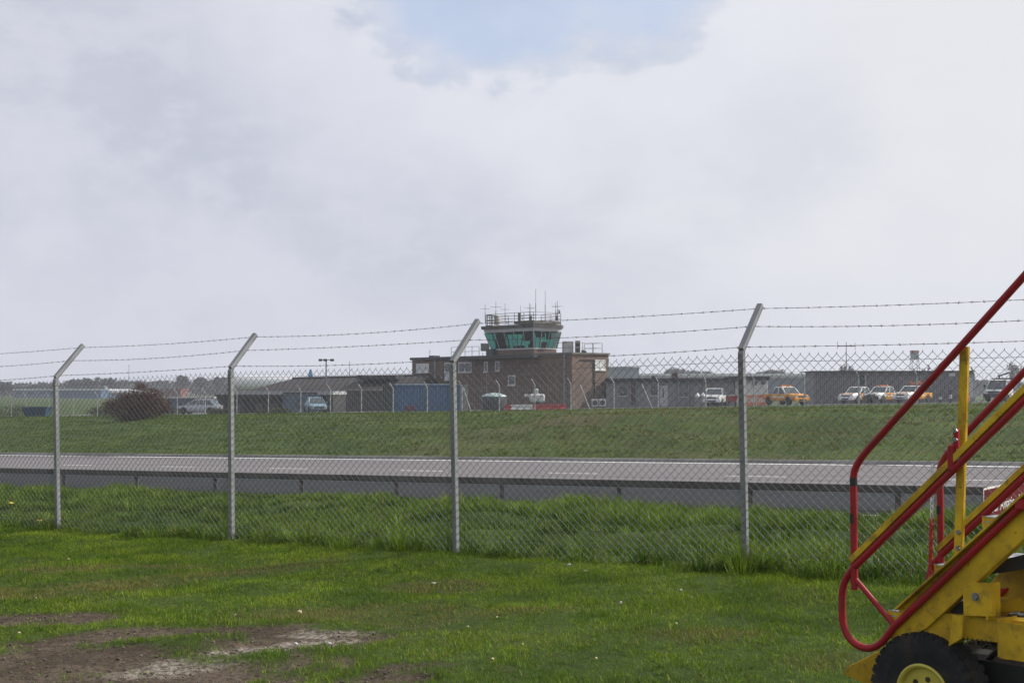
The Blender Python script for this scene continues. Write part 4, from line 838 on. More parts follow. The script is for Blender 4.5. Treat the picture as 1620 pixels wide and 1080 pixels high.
m = MB(); e0, e1 = zy(618.5, 151), zy(617.5, 146); A2 = A - d * .5 - n_ * .5; B2 = B + d * .2 - n_ * .5; Cc = B2 + n_ * 10; Dd = A2 + n_ * 10
r0_ = A2 + n_ * 5 + d * 3.0; r1_ = B2 + n_ * 5; rm = r0_.lerp(r1_, .62)
pts = [A2 + UP * e0, B2 + UP * e1, Cc + UP * e1, Dd + UP * e0, r0_ + UP * zy(599, 155), r1_ + UP * zy(594, 150)]
m.add([BG(p) for p in pts], [(0, 1, 5, 4), (2, 3, 4, 5), (3, 0, 4), (1, 2, 5), (3, 2, 1, 0)]); m.build('roof', tile, bg_)
m = MB(); m.tube([BG(r0_ + UP * (zy(599, 155) + .04)), BG(r1_ + UP * (zy(594, 150) + .04))], .13, 6); m.build('ridge', tile, bg_)
m = MB(); block(m, 565, 627, 148.5, 147.5, 4, zy(600, 148), zy(593.6, 148), BG); m.build('dormer', tile, bg_)
for px in (585, 612, 640): m = MB(); block(m, px, px + 8, 147.3 - (px - 585) * .028, 147.1 - (px - 585) * .028, .1, zy(638, 147), zy(628, 147), BG); m.build('window', dglass, bg_)
# flat canopy annex in front
cn = thing('flat_roofed_annex', 'long dark open-fronted annex under a pale flat fascia, in front of the hipped roof', 'building', (-24, 140, gz(-24, 140) - .3)); CL_ = Loc(cn)
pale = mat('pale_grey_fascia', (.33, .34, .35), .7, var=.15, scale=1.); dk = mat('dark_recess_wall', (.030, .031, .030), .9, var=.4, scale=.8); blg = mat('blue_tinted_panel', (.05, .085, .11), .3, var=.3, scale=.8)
gcn = gz(-24, 140) - .4
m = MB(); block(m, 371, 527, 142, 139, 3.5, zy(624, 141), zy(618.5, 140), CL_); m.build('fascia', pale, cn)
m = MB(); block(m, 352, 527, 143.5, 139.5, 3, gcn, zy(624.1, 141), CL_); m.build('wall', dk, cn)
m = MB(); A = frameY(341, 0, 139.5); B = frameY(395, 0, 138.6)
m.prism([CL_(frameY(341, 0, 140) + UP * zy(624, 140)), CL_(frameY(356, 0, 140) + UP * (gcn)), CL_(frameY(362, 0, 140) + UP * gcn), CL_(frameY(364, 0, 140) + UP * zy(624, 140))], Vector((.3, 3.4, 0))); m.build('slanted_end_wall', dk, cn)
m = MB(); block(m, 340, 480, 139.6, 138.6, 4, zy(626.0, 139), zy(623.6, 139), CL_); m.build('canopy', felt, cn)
m = MB(); block(m, 447, 503, 138.7, 138.2, .3, gcn, zy(622, 138.5), CL_); m.build('glazed_porch', blg, cn)
m = MB(); block(m, 447, 501, 138.5, 138.0, .5, zy(622.3, 138.5), zy(620, 138.5), CL_); m.build('porch_roof', felt, cn)
for px in (376, 405, 430): m = MB(); block(m, px, px + 9, 138.9, 138.8, .2, zy(651, 139), zy(638, 139), CL_); m.build('panel', dwall, cn)
# ---- grey flat-roofed office block
gw = mat('grey_render_wall', (.175, .185, .195), .85, var=.16, scale=.7, stretch=(1, 1, .4)); wdoor = mat('pale_door', (.42, .42, .44), .6, var=.08, scale=2); lw = mat('pale_render', (.60, .61, .60), .8, var=.12, scale=.8)
ga_ = gz(13, 136) - .3
ofc = thing('office_block', 'long single-storey grey office with a thick dark flat roof right of the brick block', 'building', (13, 137, ga_)); OL = Loc(ofc)
m = MB(); block(m, 959, 1160, 137.2, 134, 6, ga_ - .2, zy(602, 136), OL); m.build('wall', gw, ofc)
m = MB(); block(m, 957, 1167, 136.8, 133.5, 7, zy(603.5, 136), zy(598, 136), OL); m.build('roof', felt, ofc)
def face(px0, px1, py0, py1, nm, m_, pr, L_, Yf, th=.06, par=None):
    m = MB(); block(m, px0, px1, Yf(px0) - th, Yf(px1) - th, th + .02, zy(py1, Yf((px0 + px1) / 2)), zy(py0, Yf((px0 + px1) / 2)), L_); return m.build(nm, m_, pr)
YF = lambda x: 137.2 + (x - 959) / 201 * -3.2
for x0, x1, y0, y1 in ((980, 991, 612, 626), (1030, 1041, 611, 625), (1077, 1086, 620, 627)):
    wn = face(x0, x1, y0, y1, 'window', dglass, ofc, OL, YF); face(x0 - .5, x1 + .5, y1, y1 + 1.1, 'sill', upvc, wn, OL, YF, .1)
dr = face(1044, 1056, 610, 642, 'door', wdoor, ofc, OL, YF); face(1048, 1050, 614, 629, 'pane', dglass, dr, OL, YF, .09)
face(998, 1005, 606, 640, 'door', mat('dark_maroon_door', (.07, .035, .04), .6, var=.15, scale=2), ofc, OL, YF, .05)
for x in (1073, 1088.5): face(x - .6, x + .6, 590, 642, 'flue_pipe', pipe, ofc, OL, YF, .25)
for x0, x1, h0 in ((1064, 1072, 590), (1032, 1036, 594)): m = MB(); block(m, x0, x1, 138, 138, 1.0, zy(598, 138), zy(h0, 138), OL); m.build('roof_unit', mat('roof_unit_paint', (.08, .04, .045), .7, var=.2, scale=2), ofc)
# pale end block
ap = thing('pale_annex', 'short pale rendered annex with dark flat roof behind the fourth fence post', 'building', (22, 135, gz(22, 135) - .2)); AL = Loc(ap); gp = gz(22, 135) - .3
YG = lambda x: 134.8
m = MB(); block(m, 1163, 1213, 134.8, 134.8, 5, gp, zy(601, 135), AL); m.build('wall', lw, ap)
m = MB(); block(m, 1160, 1217, 134.3, 134.3, 6, zy(601, 134.5), zy(595.5, 134.5), AL); m.build('roof', felt, ap)
m = MB(); block(m, 1154, 1163, 134.6, 134.6, .5, gp, zy(601, 135), AL); m.build('side_panel', gw, ap)
for x0, x1, y0, y1 in ((1204, 1210, 603, 608), (1190, 1197, 603, 609)): face(x0, x1, y0, y1, 'window', dglass, ap, AL, YG)
m = MB(); m.tube([AL(Vector(((1213.5 - 810) / F * 134.4, 134.4, z))) for z in (gp, zy(601, 134.4))], .05, 6); m.build('drainpipe', upvc, ap)
# ---- right-hand grey shed
corr = bpy.data.materials.new('grey_cladding'); corr.use_nodes = True; t = NT(corr.node_tree); p_ = t.n('ShaderNodeBsdfPrincipled'); tcn = t.n('ShaderNodeTexCoord'); wv = t.n('ShaderNodeTexWave'); wv.inputs['Scale'].default_value = 1.6; t.link(tcn.outputs['Object'], wv.inputs['Vector'])
t.link(t.mix(t.math('MULTIPLY', wv.outputs['Fac'], .35), c4((.125, .125, .14)), c4((.085, .085, .10))), p_.inputs['Base Color']); p_.inputs['Roughness'].default_value = .6; bn = t.n('ShaderNodeBump'); bn.inputs['Distance'].default_value = .04; t.link(wv.outputs['Fac'], bn.inputs['Height']); t.link(bn.outputs[0], p_.inputs['Normal']); t.link(p_.outputs[0], t.n('ShaderNodeOutputMaterial').inputs[0])
YS = 147.; gsh = gz(35, YS) - .2; sh = thing('storage_shed', 'long low grey metal-clad shed behind the row of white and orange pickups', 'building', (40, YS, gsh)); HL = Loc(sh)
m = MB(); block(m, 1288, 1524, YS, YS - 1.2, 7, gsh - .1, zy(588.3, YS), HL); m.build('wall', corr, sh)
m = MB(); block(m, 1524.2, 1540, YS - 1.2, YS - 1.3, 7, gsh - .1, zy(588.3, YS), HL); m.build('end_wall', mat('pale_cladding', (.22, .23, .25), .6, var=.1, scale=1), sh)
m = MB(); block(m, 1284, 1543, YS - .3, YS - 1.6, 7.6, zy(588.3, YS), zy(586.4, YS), HL); m.build('roof', mat('dark_roof_edge', (.05, .055, .065), .7, var=.2, scale=1), sh)
YH = lambda x: YS - (x - 1288) / 236 * 1.2
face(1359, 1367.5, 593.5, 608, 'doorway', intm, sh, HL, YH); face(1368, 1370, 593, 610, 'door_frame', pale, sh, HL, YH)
wn = face(1501, 1511, 589.5, 594.5, 'window', blind, sh, HL, YH); face(1533, 1539.5, 597, 629, 'door', wdoor, sh, HL, lambda x: YS - 1.25)
# hard standing for the vehicles
def patch(name, pts, m_, dz=.03):
    P = [Vector((x, y, gz(x, y) + dz)) for x, y in pts]; n0 = 14; vs = []; fs = []
    for i in range(n0 + 1):
        for j in range(n0 + 1):
            u, v_ = i / n0, j / n0; x = (pts[0][0] * (1 - u) + pts[1][0] * u) * (1 - v_) + (pts[3][0] * (1 - u) + pts[2][0] * u) * v_; y = (pts[0][1] * (1 - u) + pts[1][1] * u) * (1 - v_) + (pts[3][1] * (1 - u) + pts[2][1] * u) * v_; vs.append((x, y, gz(x, y) + dz))
    for i in range(n0):
        for j in range(n0): k = i * (n0 + 1) + j; fs.append((k, k + 1, k + n0 + 2, k + n0 + 1))
    m = MB(); m.add(vs, fs); return tag(m.build(name, m_), kind='structure')
patch('apron', [(22, 128), (60, 126), (66, 162), (24, 160)], mat('apron_tarmac', (.075, .078, .085), .9, var=.15, scale=.3)); patch('yard', [(-45, 126), (21.5, 124), (23, 170), (-45, 175)], mat('yard_tarmac', (.09, .09, .095), .9, var=.2, scale=.3))
# ================================================================== FAR BUILDINGS
def simple(name, label, px0, px1, py0, py1, Y, depth, m_, mr, roofh=.3, group=None, wins=0):
    g = gz((px0 + px1) / 2 / F * 0 + ((px0 + px1) / 2 - 810) / F * Y, Y) - .5; t_ = thing(name, label, 'building', (((px0 + px1) / 2 - 810) / F * Y, Y, g), 0, group); L_ = Loc(t_)
    m = MB(); block(m, px0, px1, Y, Y, depth, g, zy(py0, Y), L_); m.build('wall', m_, t_); e = (px1 - px0) * .01
    m = MB(); block(m, px0 - e, px1 + e, Y - .4, Y - .4, depth + .8, zy(py0, Y), zy(py0, Y) + roofh, L_); m.build('roof', mr, t_)
    for k in range(wins):
        x = px0 + (px1 - px0) * (k + .5) / wins; w_ = (px1 - px0) / wins * .28; m = MB(); block(m, x - w_, x + w_, Y - .08, Y - .08, .1, zy(py0 + (py1 - py0) * .62, Y), zy(py0 + (py1 - py0) * .25, Y), L_); m.build('window', dglass, t_)
    return t_
hang = mat('distant_grey_cladding', (.22, .25, .30), .6, var=.08, scale=.2); bluec = mat('distant_blue_cladding', (.06, .11, .19), .6, var=.12, scale=.2); wr = mat('distant_white_roof', (.52, .54, .56), .6, var=.05, scale=.2)
simple('hangar', 'distant grey hangar directly right of the brick block', 963, 1011, 583, 602, 320, 30, hang, hang, .4)
simple('hangar', 'distant blue-grey low hangar behind the orange pickup', 1214, 1290, 598.5, 618, 330, 25, mat('distant_slate_cladding', (.09, .12, .16), .6, var=.1, scale=.2), hang, .3)
simple('terminal', 'distant low pinkish terminal roofline above the grey office', 1014, 1300, 594.5, 602, 420, 40, mat('distant_pink_render', (.30, .27, .29), .7, var=.08, scale=.2), wr, .7)
simple('warehouse', 'distant long blue-grey warehouse with white roof line at far left', 22, 170, 617, 627, 520, 30, bluec, wr, .45, None, 8)
simple('warehouse', 'small distant blue warehouse between the leftmost post and the bush', 92, 160, 618.5, 628, 470, 20, bluec, bluec, .3)
simple('cottage', 'distant red-roofed cottage just right of the reddish bush', 262, 286, 617, 624, 430, 10, mat('red_roof_tiles', (.16, .055, .05), .8, var=.2, scale=1), mat('red_roof_tiles', (.16, .055, .05)), .5)
simple('storage_unit', 'long low blue-grey storage unit right of the reddish bush', 264, 338, 630, 654, 158, 4, mat('slate_blue_cladding', (.075, .10, .13), .6, var=.15, scale=1), pale, .15)
# ================================================================== VEHICLES (local frame: +x forwards, z up)
wp = mat('white_car_paint', (.62, .63, .64), .25, var=.04, scale=2); op = mat('orange_livery', (.60, .25, .012), .3, var=.08, scale=3); sp_ = mat('silver_car_paint', (.40, .42, .44), .25, .5, var=.05, scale=2); bp_ = mat('pale_blue_car_paint', (.22, .34, .42), .25, .3, var=.05, scale=2)
blkp = mat('black_plastic_trim', (.02, .02, .022), .5, var=.2, scale=6); hl = mat('headlamp_glass', (.62, .64, .66), .12, .3, var=.05, scale=6); amb = mat('amber_beacon', (.75, .22, .01), .3, var=.1, scale=9); alloy = mat('alloy_rim', (.42, .42, .43), .35, .7, var=.1, scale=9); redl = mat('red_lamp', (.40, .01, .01), .3, var=.1, scale=9); cglass = mat('car_glass', (.03, .045, .05), .08, var=.2, scale=1.5, spec=1.0)
refl = mat('pale_reflective_stripe', (.70, .60, .48), .3, var=.05, scale=3)
def section_loft(m, st, mi=0):
    vs = []; k = 8
    for x, zb, zt, w_, sh in st:
        vs += [(x, -w_ * .95, zb), (x, -w_, zb + .14), (x, -w_, zt - sh), (x, -w_ + sh * .8, zt), (x, w_ - sh * .8, zt), (x, w_, zt - sh), (x, w_, zb + .14), (x, w_ * .95, zb)]
    n_ = len(st); fs = [(i * k + j, i * k + (j + 1) % k, (i + 1) * k + (j + 1) % k, (i + 1) * k + j) for i in range(n_ - 1) for j in range(k)] + [tuple(range(k - 1, -1, -1)), tuple((n_ - 1) * k + j for j in range(k))]
    m.add(vs, fs, mi)
def wheels(t_, xs_, tw_, r=.37, wd=.24):
    for x in xs_:
        for s in (-1, 1):
            ax = Vector((0, s, 0)).to_track_quat('Z', 'Y').to_matrix(); m = MB(); m.lathe([(r * .6, -wd / 2), (r * .93, -wd / 2), (r, -wd * .3), (r, wd * .3), (r * .93, wd / 2), (r * .6, wd / 2)], (x, s * (tw_ - wd / 2 + .02), r), seg=18, R=ax); wl_ = m.build('wheel', rub, t_)
            m = MB(); m.lathe([(r * .62, wd * .42), (r * .58, wd * .50), (r * .2, wd * .40), (.01, wd * .45)], (x, s * (tw_ - wd / 2 + .02), r), seg=14, R=ax)
            m.build('rim', alloy, wl_)
            m = MB(); m.prism([(x + (r + .09) * math.cos(a), s * (tw_ + .004), r + (r + .09) * math.sin(a)) for a in [math.pi * (k / 10) for k in range(11)]], (0, -s * .02, 0)); m.build('wheel_arch', blkp, t_)
def cabin(t_, x0b, x1b, x0t, x1t, zb, zt, wb, wt, body, splits, glass=None):
    """x0 rear, x1 front; b at the waist, t at the roof"""
    g = .02; lo = [(x0b, -wb), (x1b, -wb), (x1b, wb), (x0b, wb)]; hi = [(x0t, -wt), (x1t, -wt), (x1t, wt), (x0t, wt)]
    L0 = [Vector((x, y, zb)) for x, y in lo]; L1 = [Vector((x, y, zt)) for x, y in hi]
    def pane(i, s0, s1, nm):
        a0, b0, a1, b1 = L0[i], L0[(i + 1) % 4], L1[i], L1[(i + 1) % 4]; m = MB(); q = [a0.lerp(b0, s0), a0.lerp(b0, s1), a1.lerp(b1, s1), a1.lerp(b1, s0)]; c = sum(q, Vector()) / 4; inn = (Vector((0, 0, c.z)) + Vector((c.x, 0, 0)) * .999 - c); inn = inn.normalized() * .03 if inn.length > .01 else Vector((-.03 if i == 1 else .03, 0, 0)); m.prism(q, inn); return m.build(nm, glass or cglass, t_)
    pane(1, 0.03, .97, 'windscreen'); pane(3, .05, .95, 'rear_window')
    for i in (0, 2):
        ss = [0] + splits + [1]
        for s0, s1 in zip(ss[:-1], ss[1:]): pane(i, s0 + .02, s1 - .02, 'side_window')
    for i in range(4): m = MB(); m.bar(L0[i] - Vector((0, 0, .02)), L1[i] + Vector((0, 0, .02)), .085, .085, up=(1, 0, 0)); m.build('pillar', body, t_)
    for s in splits:
        for i in (0, 2): m = MB(); m.bar(L0[i].lerp(L0[(i + 1) % 4], s), L1[i].lerp(L1[(i + 1) % 4], s), .075, .06, up=(1, 0, 0)); m.build('pillar', body, t_)
    m = MB(); P = [(x0t - .05, -wt - .03), (x1t + .06, -wt - .03), (x1t + .06, wt + .03), (x0t - .05, wt + .03)]; Q = [(x0t + .06, -wt + .12), (x1t - .12, -wt + .12), (x1t - .12, wt - .12), (x0t + .06, wt - .12)]
    m.add([(x, y, zt) for x, y in P] + [(x, y, zt + .07) for x, y in Q], [(3, 2, 1, 0), (4, 5, 6, 7), (0, 1, 5, 4), (1, 2, 6, 5), (2, 3, 7, 6), (3, 0, 4, 7)]); m.build('roof', body, t_)
def pickup(label, loc, rz_, side, front, bonnet, black_front=False, lightbar=False, group=None, rack=False):
    t_ = thing('pickup', label, 'pickup', loc, rz_, group)
    m = MB(); section_loft(m, [(-2.55, .50, 1.02, .86, .05), (-.95, .42, 1.04, .89, .05)], 0); m.build('cargo_bed', side, t_)
    m = MB(); m.box((-1.75, 0, 1.045), (1.45, 1.55, .012)); m.build('bed_cover', blkp, t_)
    m = MB(); section_loft(m, [(-.96, .40, 1.06, .885, .05), (.95, .40, 1.06, .89, .06)], 0); m.build('door', side, t_)
    m = MB(); section_loft(m, [(.95, .42, 1.10, .885, .08), (1.6, .45, 1.08, .89, .12), (2.25, .45, .98, .86, .14), (2.45, .48, .90, .80, .12)], 0); m.build('front_wing', front, t_)
    m = MB(); m.add([(1.0, -.68, 1.115), (2.28, -.6, 1.0), (2.28, .6, 1.0), (1.0, .68, 1.115), (1.0, -.68, 1.09), (2.28, -.6, .97), (2.28, .6, .97), (1.0, .68, 1.09)], [(0, 1, 2, 3), (7, 6, 5, 4), (0, 4, 5, 1), (1, 5, 6, 2), (2, 6, 7, 3), (3, 7, 4, 0)]); m.build('bonnet', bonnet, t_)
    cabin(t_, -.92, 1.05, -.72, .35, 1.07, 1.66, .84, .68, wp if side is not wp else side, [.46])
    fb = blkp if black_front else front
    m = MB(); m.bevbox((2.47, 0, .55), (.22, 1.76, .34), .05); m.build('bumper', fb, t_)
    m = MB(); m.box((2.465, 0, .82), (.06, .86, .17)); m.build('grille', blkp, t_)
    m = MB(); m.box((2.585, 0, .50), (.02, .8, .12)); m.build('lower_grille', blkp, t_)
    for s in (-1, 1): m = MB(); m.box((2.43, s * .62, .83), (.08, .30, .15)); m.build('headlight', hl, t_)
    for s in (-1, 1): m = MB(); m.bevbox((.98, s * 1.0, 1.16), (.10, .18, .16), .02); m.build('mirror', blkp, t_)
    if black_front:
        m = MB()
        for z in (.45, .75, 1.0): m.tube([(2.68, -.6, z), (2.68, .6, z)], .04, 6)
        for y in (-.6, 0, .6): m.tube([(2.68, y, .4), (2.68, y, 1.0)], .04, 6)
        m.build('bull_bar', blkp, t_)
    for s in (-1, 1): m = MB(); m.box((0.0, s * .898, .78), (1.8, .01, .16)); m.build('stripe', refl, t_)
    if lightbar:
        m = MB(); m.bevbox((0.0, 0, 1.80), (.28, 1.15, .12), .03); m.build('light_bar', amb, t_)
    if rack:
        m = MB()
        for y in (-.6, .6): m.tube([(-.9, y, 1.66), (-.9, y, 2.0), (-.4, y, 2.02)], .035, 6)
        for z in (1.85, 2.0): m.tube([(-.9, -.6, z), (-.9, .6, z)], .035, 6)
        m.build('ladder_rack', mat('orange_rack', (.45, .10, .03), .5, var=.2, scale=5), t_)
        for y in (-.45, .45): m = MB(); m.lathe([(.09, 0), (.09, .13), (.04, .16)], (-.65, y, 2.02), seg=10); m.build('beacon', amb, t_)
    wheels(t_, (-1.6, 1.5), .90); return t_
def gp_(px, Y): x = (px - 810) / F * Y; return Vector((x, Y, gz(x, Y) + .03))
hd = math.atan2(-.72, -.69)
def dz_(v, py): v = v.copy(); return v
GRP = 'white and orange pickups parked before the shed'
pickup('white and orange pickup with white bumper, leftmost of three before the grey shed', gp_(1357, 142.5), hd, op, wp, op, group=GRP)
pickup('orange and white pickup with black bull bar, middle of three before the grey shed', gp_(1396, 141), hd, op, wp, refl, True, True, group=GRP)
pickup('white and orange pickup with roof rack and beacons, rightmost of three before the shed', gp_(1443, 139.5), hd, op, wp, op, False, False, GRP, True)
pickup('all-orange double-cab pickup with black cab glass, alone beside the orange barriers', gp_(1243, 131), math.atan2(-.90, .43), op, op, op, False, True)
pickup('plain white utility pickup before the grey office', gp_(1131, 133), math.atan2(-.96, -.28), wp, wp, wp)
# white truck, far right
t_ = thing('truck', 'white cab-forward truck with dark bumper behind the stairs at far right', 'truck', gp_(1588, 128), math.atan2(-.74, -.67))
m = MB(); section_loft(m, [(-2.4, .6, .95, .95, .05), (.3, .6, .95, .95, .05)]); m.build('flatbed', blkp, t_)
m = MB(); section_loft(m, [(.25, .50, 1.22, .97, .06), (1.3, .5, 1.22, .98, .08), (2.1, .52, 1.12, .95, .14), (2.3, .55, 1.02, .9, .12)]); m.build('cab_body', wp, t_)
cabin(t_, .3, 1.75, .35, 1.25, 1.22, 1.98, .93, .80, wp, [.4])
m = MB(); m.bevbox((2.32, 0, .58), (.24, 1.95, .38), .05); m.build('bumper', blkp, t_); m = MB(); m.box((2.31, 0, .90), (.05, 1.1, .18)); m.build('grille', blkp, t_)
for s in (-1, 1): m = MB(); m.box((2.27, s * .74, .92), (.08, .26, .18)); m.build('headlight', hl, t_); m = MB(); m.bevbox((1.65, s * 1.14, 1.45), (.10, .16, .32), .02); m.build('mirror', blkp, t_)
m = MB(); m.box((-.2, 0, 1.6), (.08, 1.7, 1.2)); m.tube([(-.6, -.7, .95), (-.6, -.7, 2.4), (-.2, .5, 2.7)], .09, 6); m.build('loader_frame', blkp, t_)
wheels(t_, (-1.5, 1.55), .97, .40)
def saloon(label, loc, rz_, paint):
    t_ = thing('car', label, 'car', loc, rz_); m = MB(); section_loft(m, [(-2.1, .38, .86, .74, .12), (-1.7, .28, .92, .84, .12), (0, .25, .90, .86, .10), (1.2, .26, .86, .85, .14), (1.9, .30, .74, .78, .14), (2.12, .36, .64, .66, .10)]); m.build('body', paint, t_, smooth=True)
    cabin(t_, -1.75, 1.05, -1.15, .25, .88, 1.38, .78, .58, paint, [.32, .62]); 
    for s in (-1, 1): m = MB(); m.box((1.98, s * .55, .66), (.14, .30, .12)); m.build('headlight', hl, t_); m = MB(); m.bevbox((.75, s * .95, .98), (.1, .16, .12), .02); m.build('mirror', paint, t_)
    m = MB(); m.box((2.10, 0, .50), (.06, .9, .14)); m.build('grille', blkp, t_); wheels(t_, (-1.35, 1.3), .86, .31, .2); return t_
saloon('silver hatchback parked side-on at the left end of the dark annex', gp_(316, 133) , math.radians(172), sp_)
saloon('pale blue car with a bright windscreen in front of the bluish porch', gp_(499, 131), math.radians(-72), bp_)
# ================================================================== BLUE CONTAINER
cblue = mat('blue_container_paint', (.024, .085, .185), .55, var=.22, scale=1.2, stretch=(1, 1, .3)); cdk = mat('dark_container_end', (.02, .025, .024), .7, var=.2, scale=1); crim = mat('pale_container_rail', (.34, .42, .48), .6, var=.25, scale=2)
A = frameY(624, 0, 129.5); B = frameY(727, 0, 127.6); gc = gz(-8, 129); ct = thing('shipping_container', 'blue corrugated shipping container with pale top rail, left of the third post', 'container', (A.x, A.y, gc)); KL = Loc(ct); d = (B - A).normalized(); n_ = Vector((-d.y, d.x, 0)); Lc = (B - A).length; zt = zy(607, 129)
m = MB(); pts = []; x = 0; i = 0
while x < Lc:
    pts.append((x, 0 if i % 4 in (0, 1) else .04)); x += (.12, .05, .10, .05)[i % 4]; i += 1
pts.append((Lc, 0)); P = [A + d * a + n_ * b for a, b in pts]; m.add([KL(p + UP * gc) for p in P] + [KL(p + UP * (zt - .1)) for p in P], [(i, i + 1, len(P) + i + 1, len(P) + i) for i in range(len(P) - 1)]); m.build('side_wall', cblue, ct)
m = MB(); m.prism([KL(A + n_ * .06 + UP * gc), KL(B + n_ * .06 + UP * gc), KL(B + n_ * 2.4 + UP * gc), KL(A + n_ * 2.4 + UP * gc)], (0, 0, zt - .06 - gc)); m.build('shell', cdk, ct)
m = MB(); m.bar(KL(A - n_ * .02 + UP * (zt - .05)), KL(B - n_ * .02 + UP * (zt - .05)), .1, .1); m.build('top_rail', crim, ct)
m = MB(); m.bar(KL(A - n_ * .02 + UP * (gc + .06)), KL(B - n_ * .02 + UP * (gc + .06)), .1, .12); m.build('bottom_rail', cblue, ct)
for q in (A, B): m = MB(); m.bar(KL(q - n_ * .02 + UP * gc), KL(q - n_ * .02 + UP * zt), .14, .1, up=(1, 0, 0)); m.build('corner_post', cblue, ct)
m = MB(); A3 = A - d * 1.15; m.prism([KL(A3 + UP * gc), KL(A + d * -.02 + UP * gc), KL(A - d * .02 + n_ * 2.4 + UP * gc), KL(A3 + n_ * 2.4 + UP * gc)], (0, 0, zt - .2 - gc)); m.build('lean_to', mat('dark_green_shed', (.02, .035, .028), .8, var=.2, scale=1), ct)
m = MB(); m.box(KL(A.lerp(B, .88) - n_ * .03 + UP * (zt - .45)), (.16, .02, .24)); m.build('placard', upvc, ct)
m = MB(); m.bevbox(KL(A.lerp(B, .27) - n_ * .4 + UP * (gc + .3)), (.9, .4, .5), .05); m.build('pallet_box', mat('dull_red_box', (.11, .03, .04), .8, var=.2, scale=3), ct)
# blue skip at far left
q = gp_(60, 118); sk = thing('skip', 'low dark blue skip beside the leftmost fence post', 'skip', (q.x, q.y, q.z))
m = MB(); P = [(-.80, -.6, 0), (.80, -.6, 0), (.80, .6, 0), (-.80, .6, 0), (-1.05, -.8, .85), (1.05, -.8, .85), (1.05, .8, .85), (-1.05, .8, .85)]; m.add(P, [(3, 2, 1, 0), (0, 1, 5, 4), (1, 2, 6, 5), (2, 3, 7, 6), (3, 0, 4, 7), (4, 5, 6, 7)]); m.build('hull', mat('navy_skip_paint', (.02, .05, .10), .6, var=.3, scale=2), sk)
m = MB()
for a_, b_ in (((-1.05, -.8), (1.05, -.8)), ((1.05, -.8), (1.05, .8)), ((-1.05, .8), (1.05, .8)), ((-1.05, -.8), (-1.05, .8))): m.bar((a_[0], a_[1], .86), (b_[0], b_[1], .86), .09, .07)
m.build('rim', mat('navy_skip_paint', (.02, .05, .10)), sk)
sk.scale = (1, 1, 1)
# dark tank with domed pale lid
q = gp_(782, 124); tk = thing('storage_tank', 'round black storage tank with pale green domed lid in front of the brick block', 'tank', (q.x, q.y, q.z - .2)); r_ = 1.1
m = MB(); m.lathe([(r_, 0), (r_ * 1.02, .5), (r_, 1.35), (r_ * .98, 1.42)], seg=28); m.build('barrel', mat('black_tank_plastic', (.018, .02, .028), .5, var=.2, scale=2), tk, smooth=True)
m = MB(); m.lathe([(r_ * 1.04, 1.40), (r_ * .98, 1.50), (r_ * .6, 1.66), (r_ * .2, 1.73), (.02, 1.74)], seg=28); m.build('lid', mat('pale_green_lid', (.30, .38, .37), .5, var=.15, scale=2), tk, smooth=True); m = MB(); m.lathe([(.16, 1.70), (.16, 1.82), (.02, 1.83)], seg=12); m.build('cap', dkpipe, tk)
# red and white water barriers
rb = mat('red_barrier_plastic', (.30, .016, .022), .5, var=.15, scale=4); wb = mat('white_barrier_plastic', (.50, .50, .50), .5, var=.1, scale=4)
BR = {}
def barrier(m_, px, label, first=None, Y=118., w_=1.45):
    q = gp_(px, Y)
    if m_.name not in BR:
        t_ = thing('road_barrier', label, 'barrier', (q.x, q.y, q.z), 0, 'red and white plastic barriers'); m = MB()
        P = [(-.24, 0), (.24, 0), (.24, .12), (.10, .30), (.07, .72), (-.07, .72), (-.10, .30), (-.24, .12)]; m.prism([(-w_ / 2, y, z) for y, z in P], (w_, 0, 0)); m.build('barrier_body', m_, t_, bevel=.02)
        m = MB(); m.box((0, -.13, .45), (w_ * .5, .03, .14)); m.build('recess', m_, t_)
        for s in (-1, 1): m = MB(); m.box((s * w_ * .35, 0, .745), (.12, .1, .05)); m.build('filler_cap', m_, t_)
        BR[m_.name] = t_; return t_
    c = dup(BR[m_.name], (q.x, q.y, q.z), 0, label); c.scale = (1, 1, .62); return c
barrier(rb, 806, 'short red barrier, leftmost of the row before the brick block').scale = (.55, 1, .62); barrier(wb, 822, 'white plastic barrier next to the leftmost red one', w_=1.5).scale = (1, 1, .62); barrier(wb, 837, 'white plastic barrier directly in front of the white tank trailer', w_=1.5).scale = (.7, 1, .62)
barrier(rb, 856, 'red plastic barrier right after the white ones'); barrier(rb, 881, 'red plastic barrier ending the row at right')
# white bowser behind them
q = gp_(847, 123); bw = thing('tank_trailer', 'small white tank trailer standing behind the red and white barriers', 'trailer', (q.x, q.y, q.z))
m = MB(); m.bevbox((.15, 0, 1.0), (1.35, 1.0, .75), .12); m.build('tank_body', wb, bw); m = MB(); m.bevbox((-.75, 0, 1.2), (.5, .5, .3), .08); m.build('pump_box', wb, bw); m = MB(); m.lathe([(.22, 1.36), (.22, 1.75), (.1, 1.85)], (.05, 0, 0), seg=12); m.build('filler_neck', pale, bw); m = MB(); m.box((0, 0, .5), (1.9, .9, .1)); m.build('chassis', blkp, bw); wheels(bw, (.1,), .62, .32, .18)
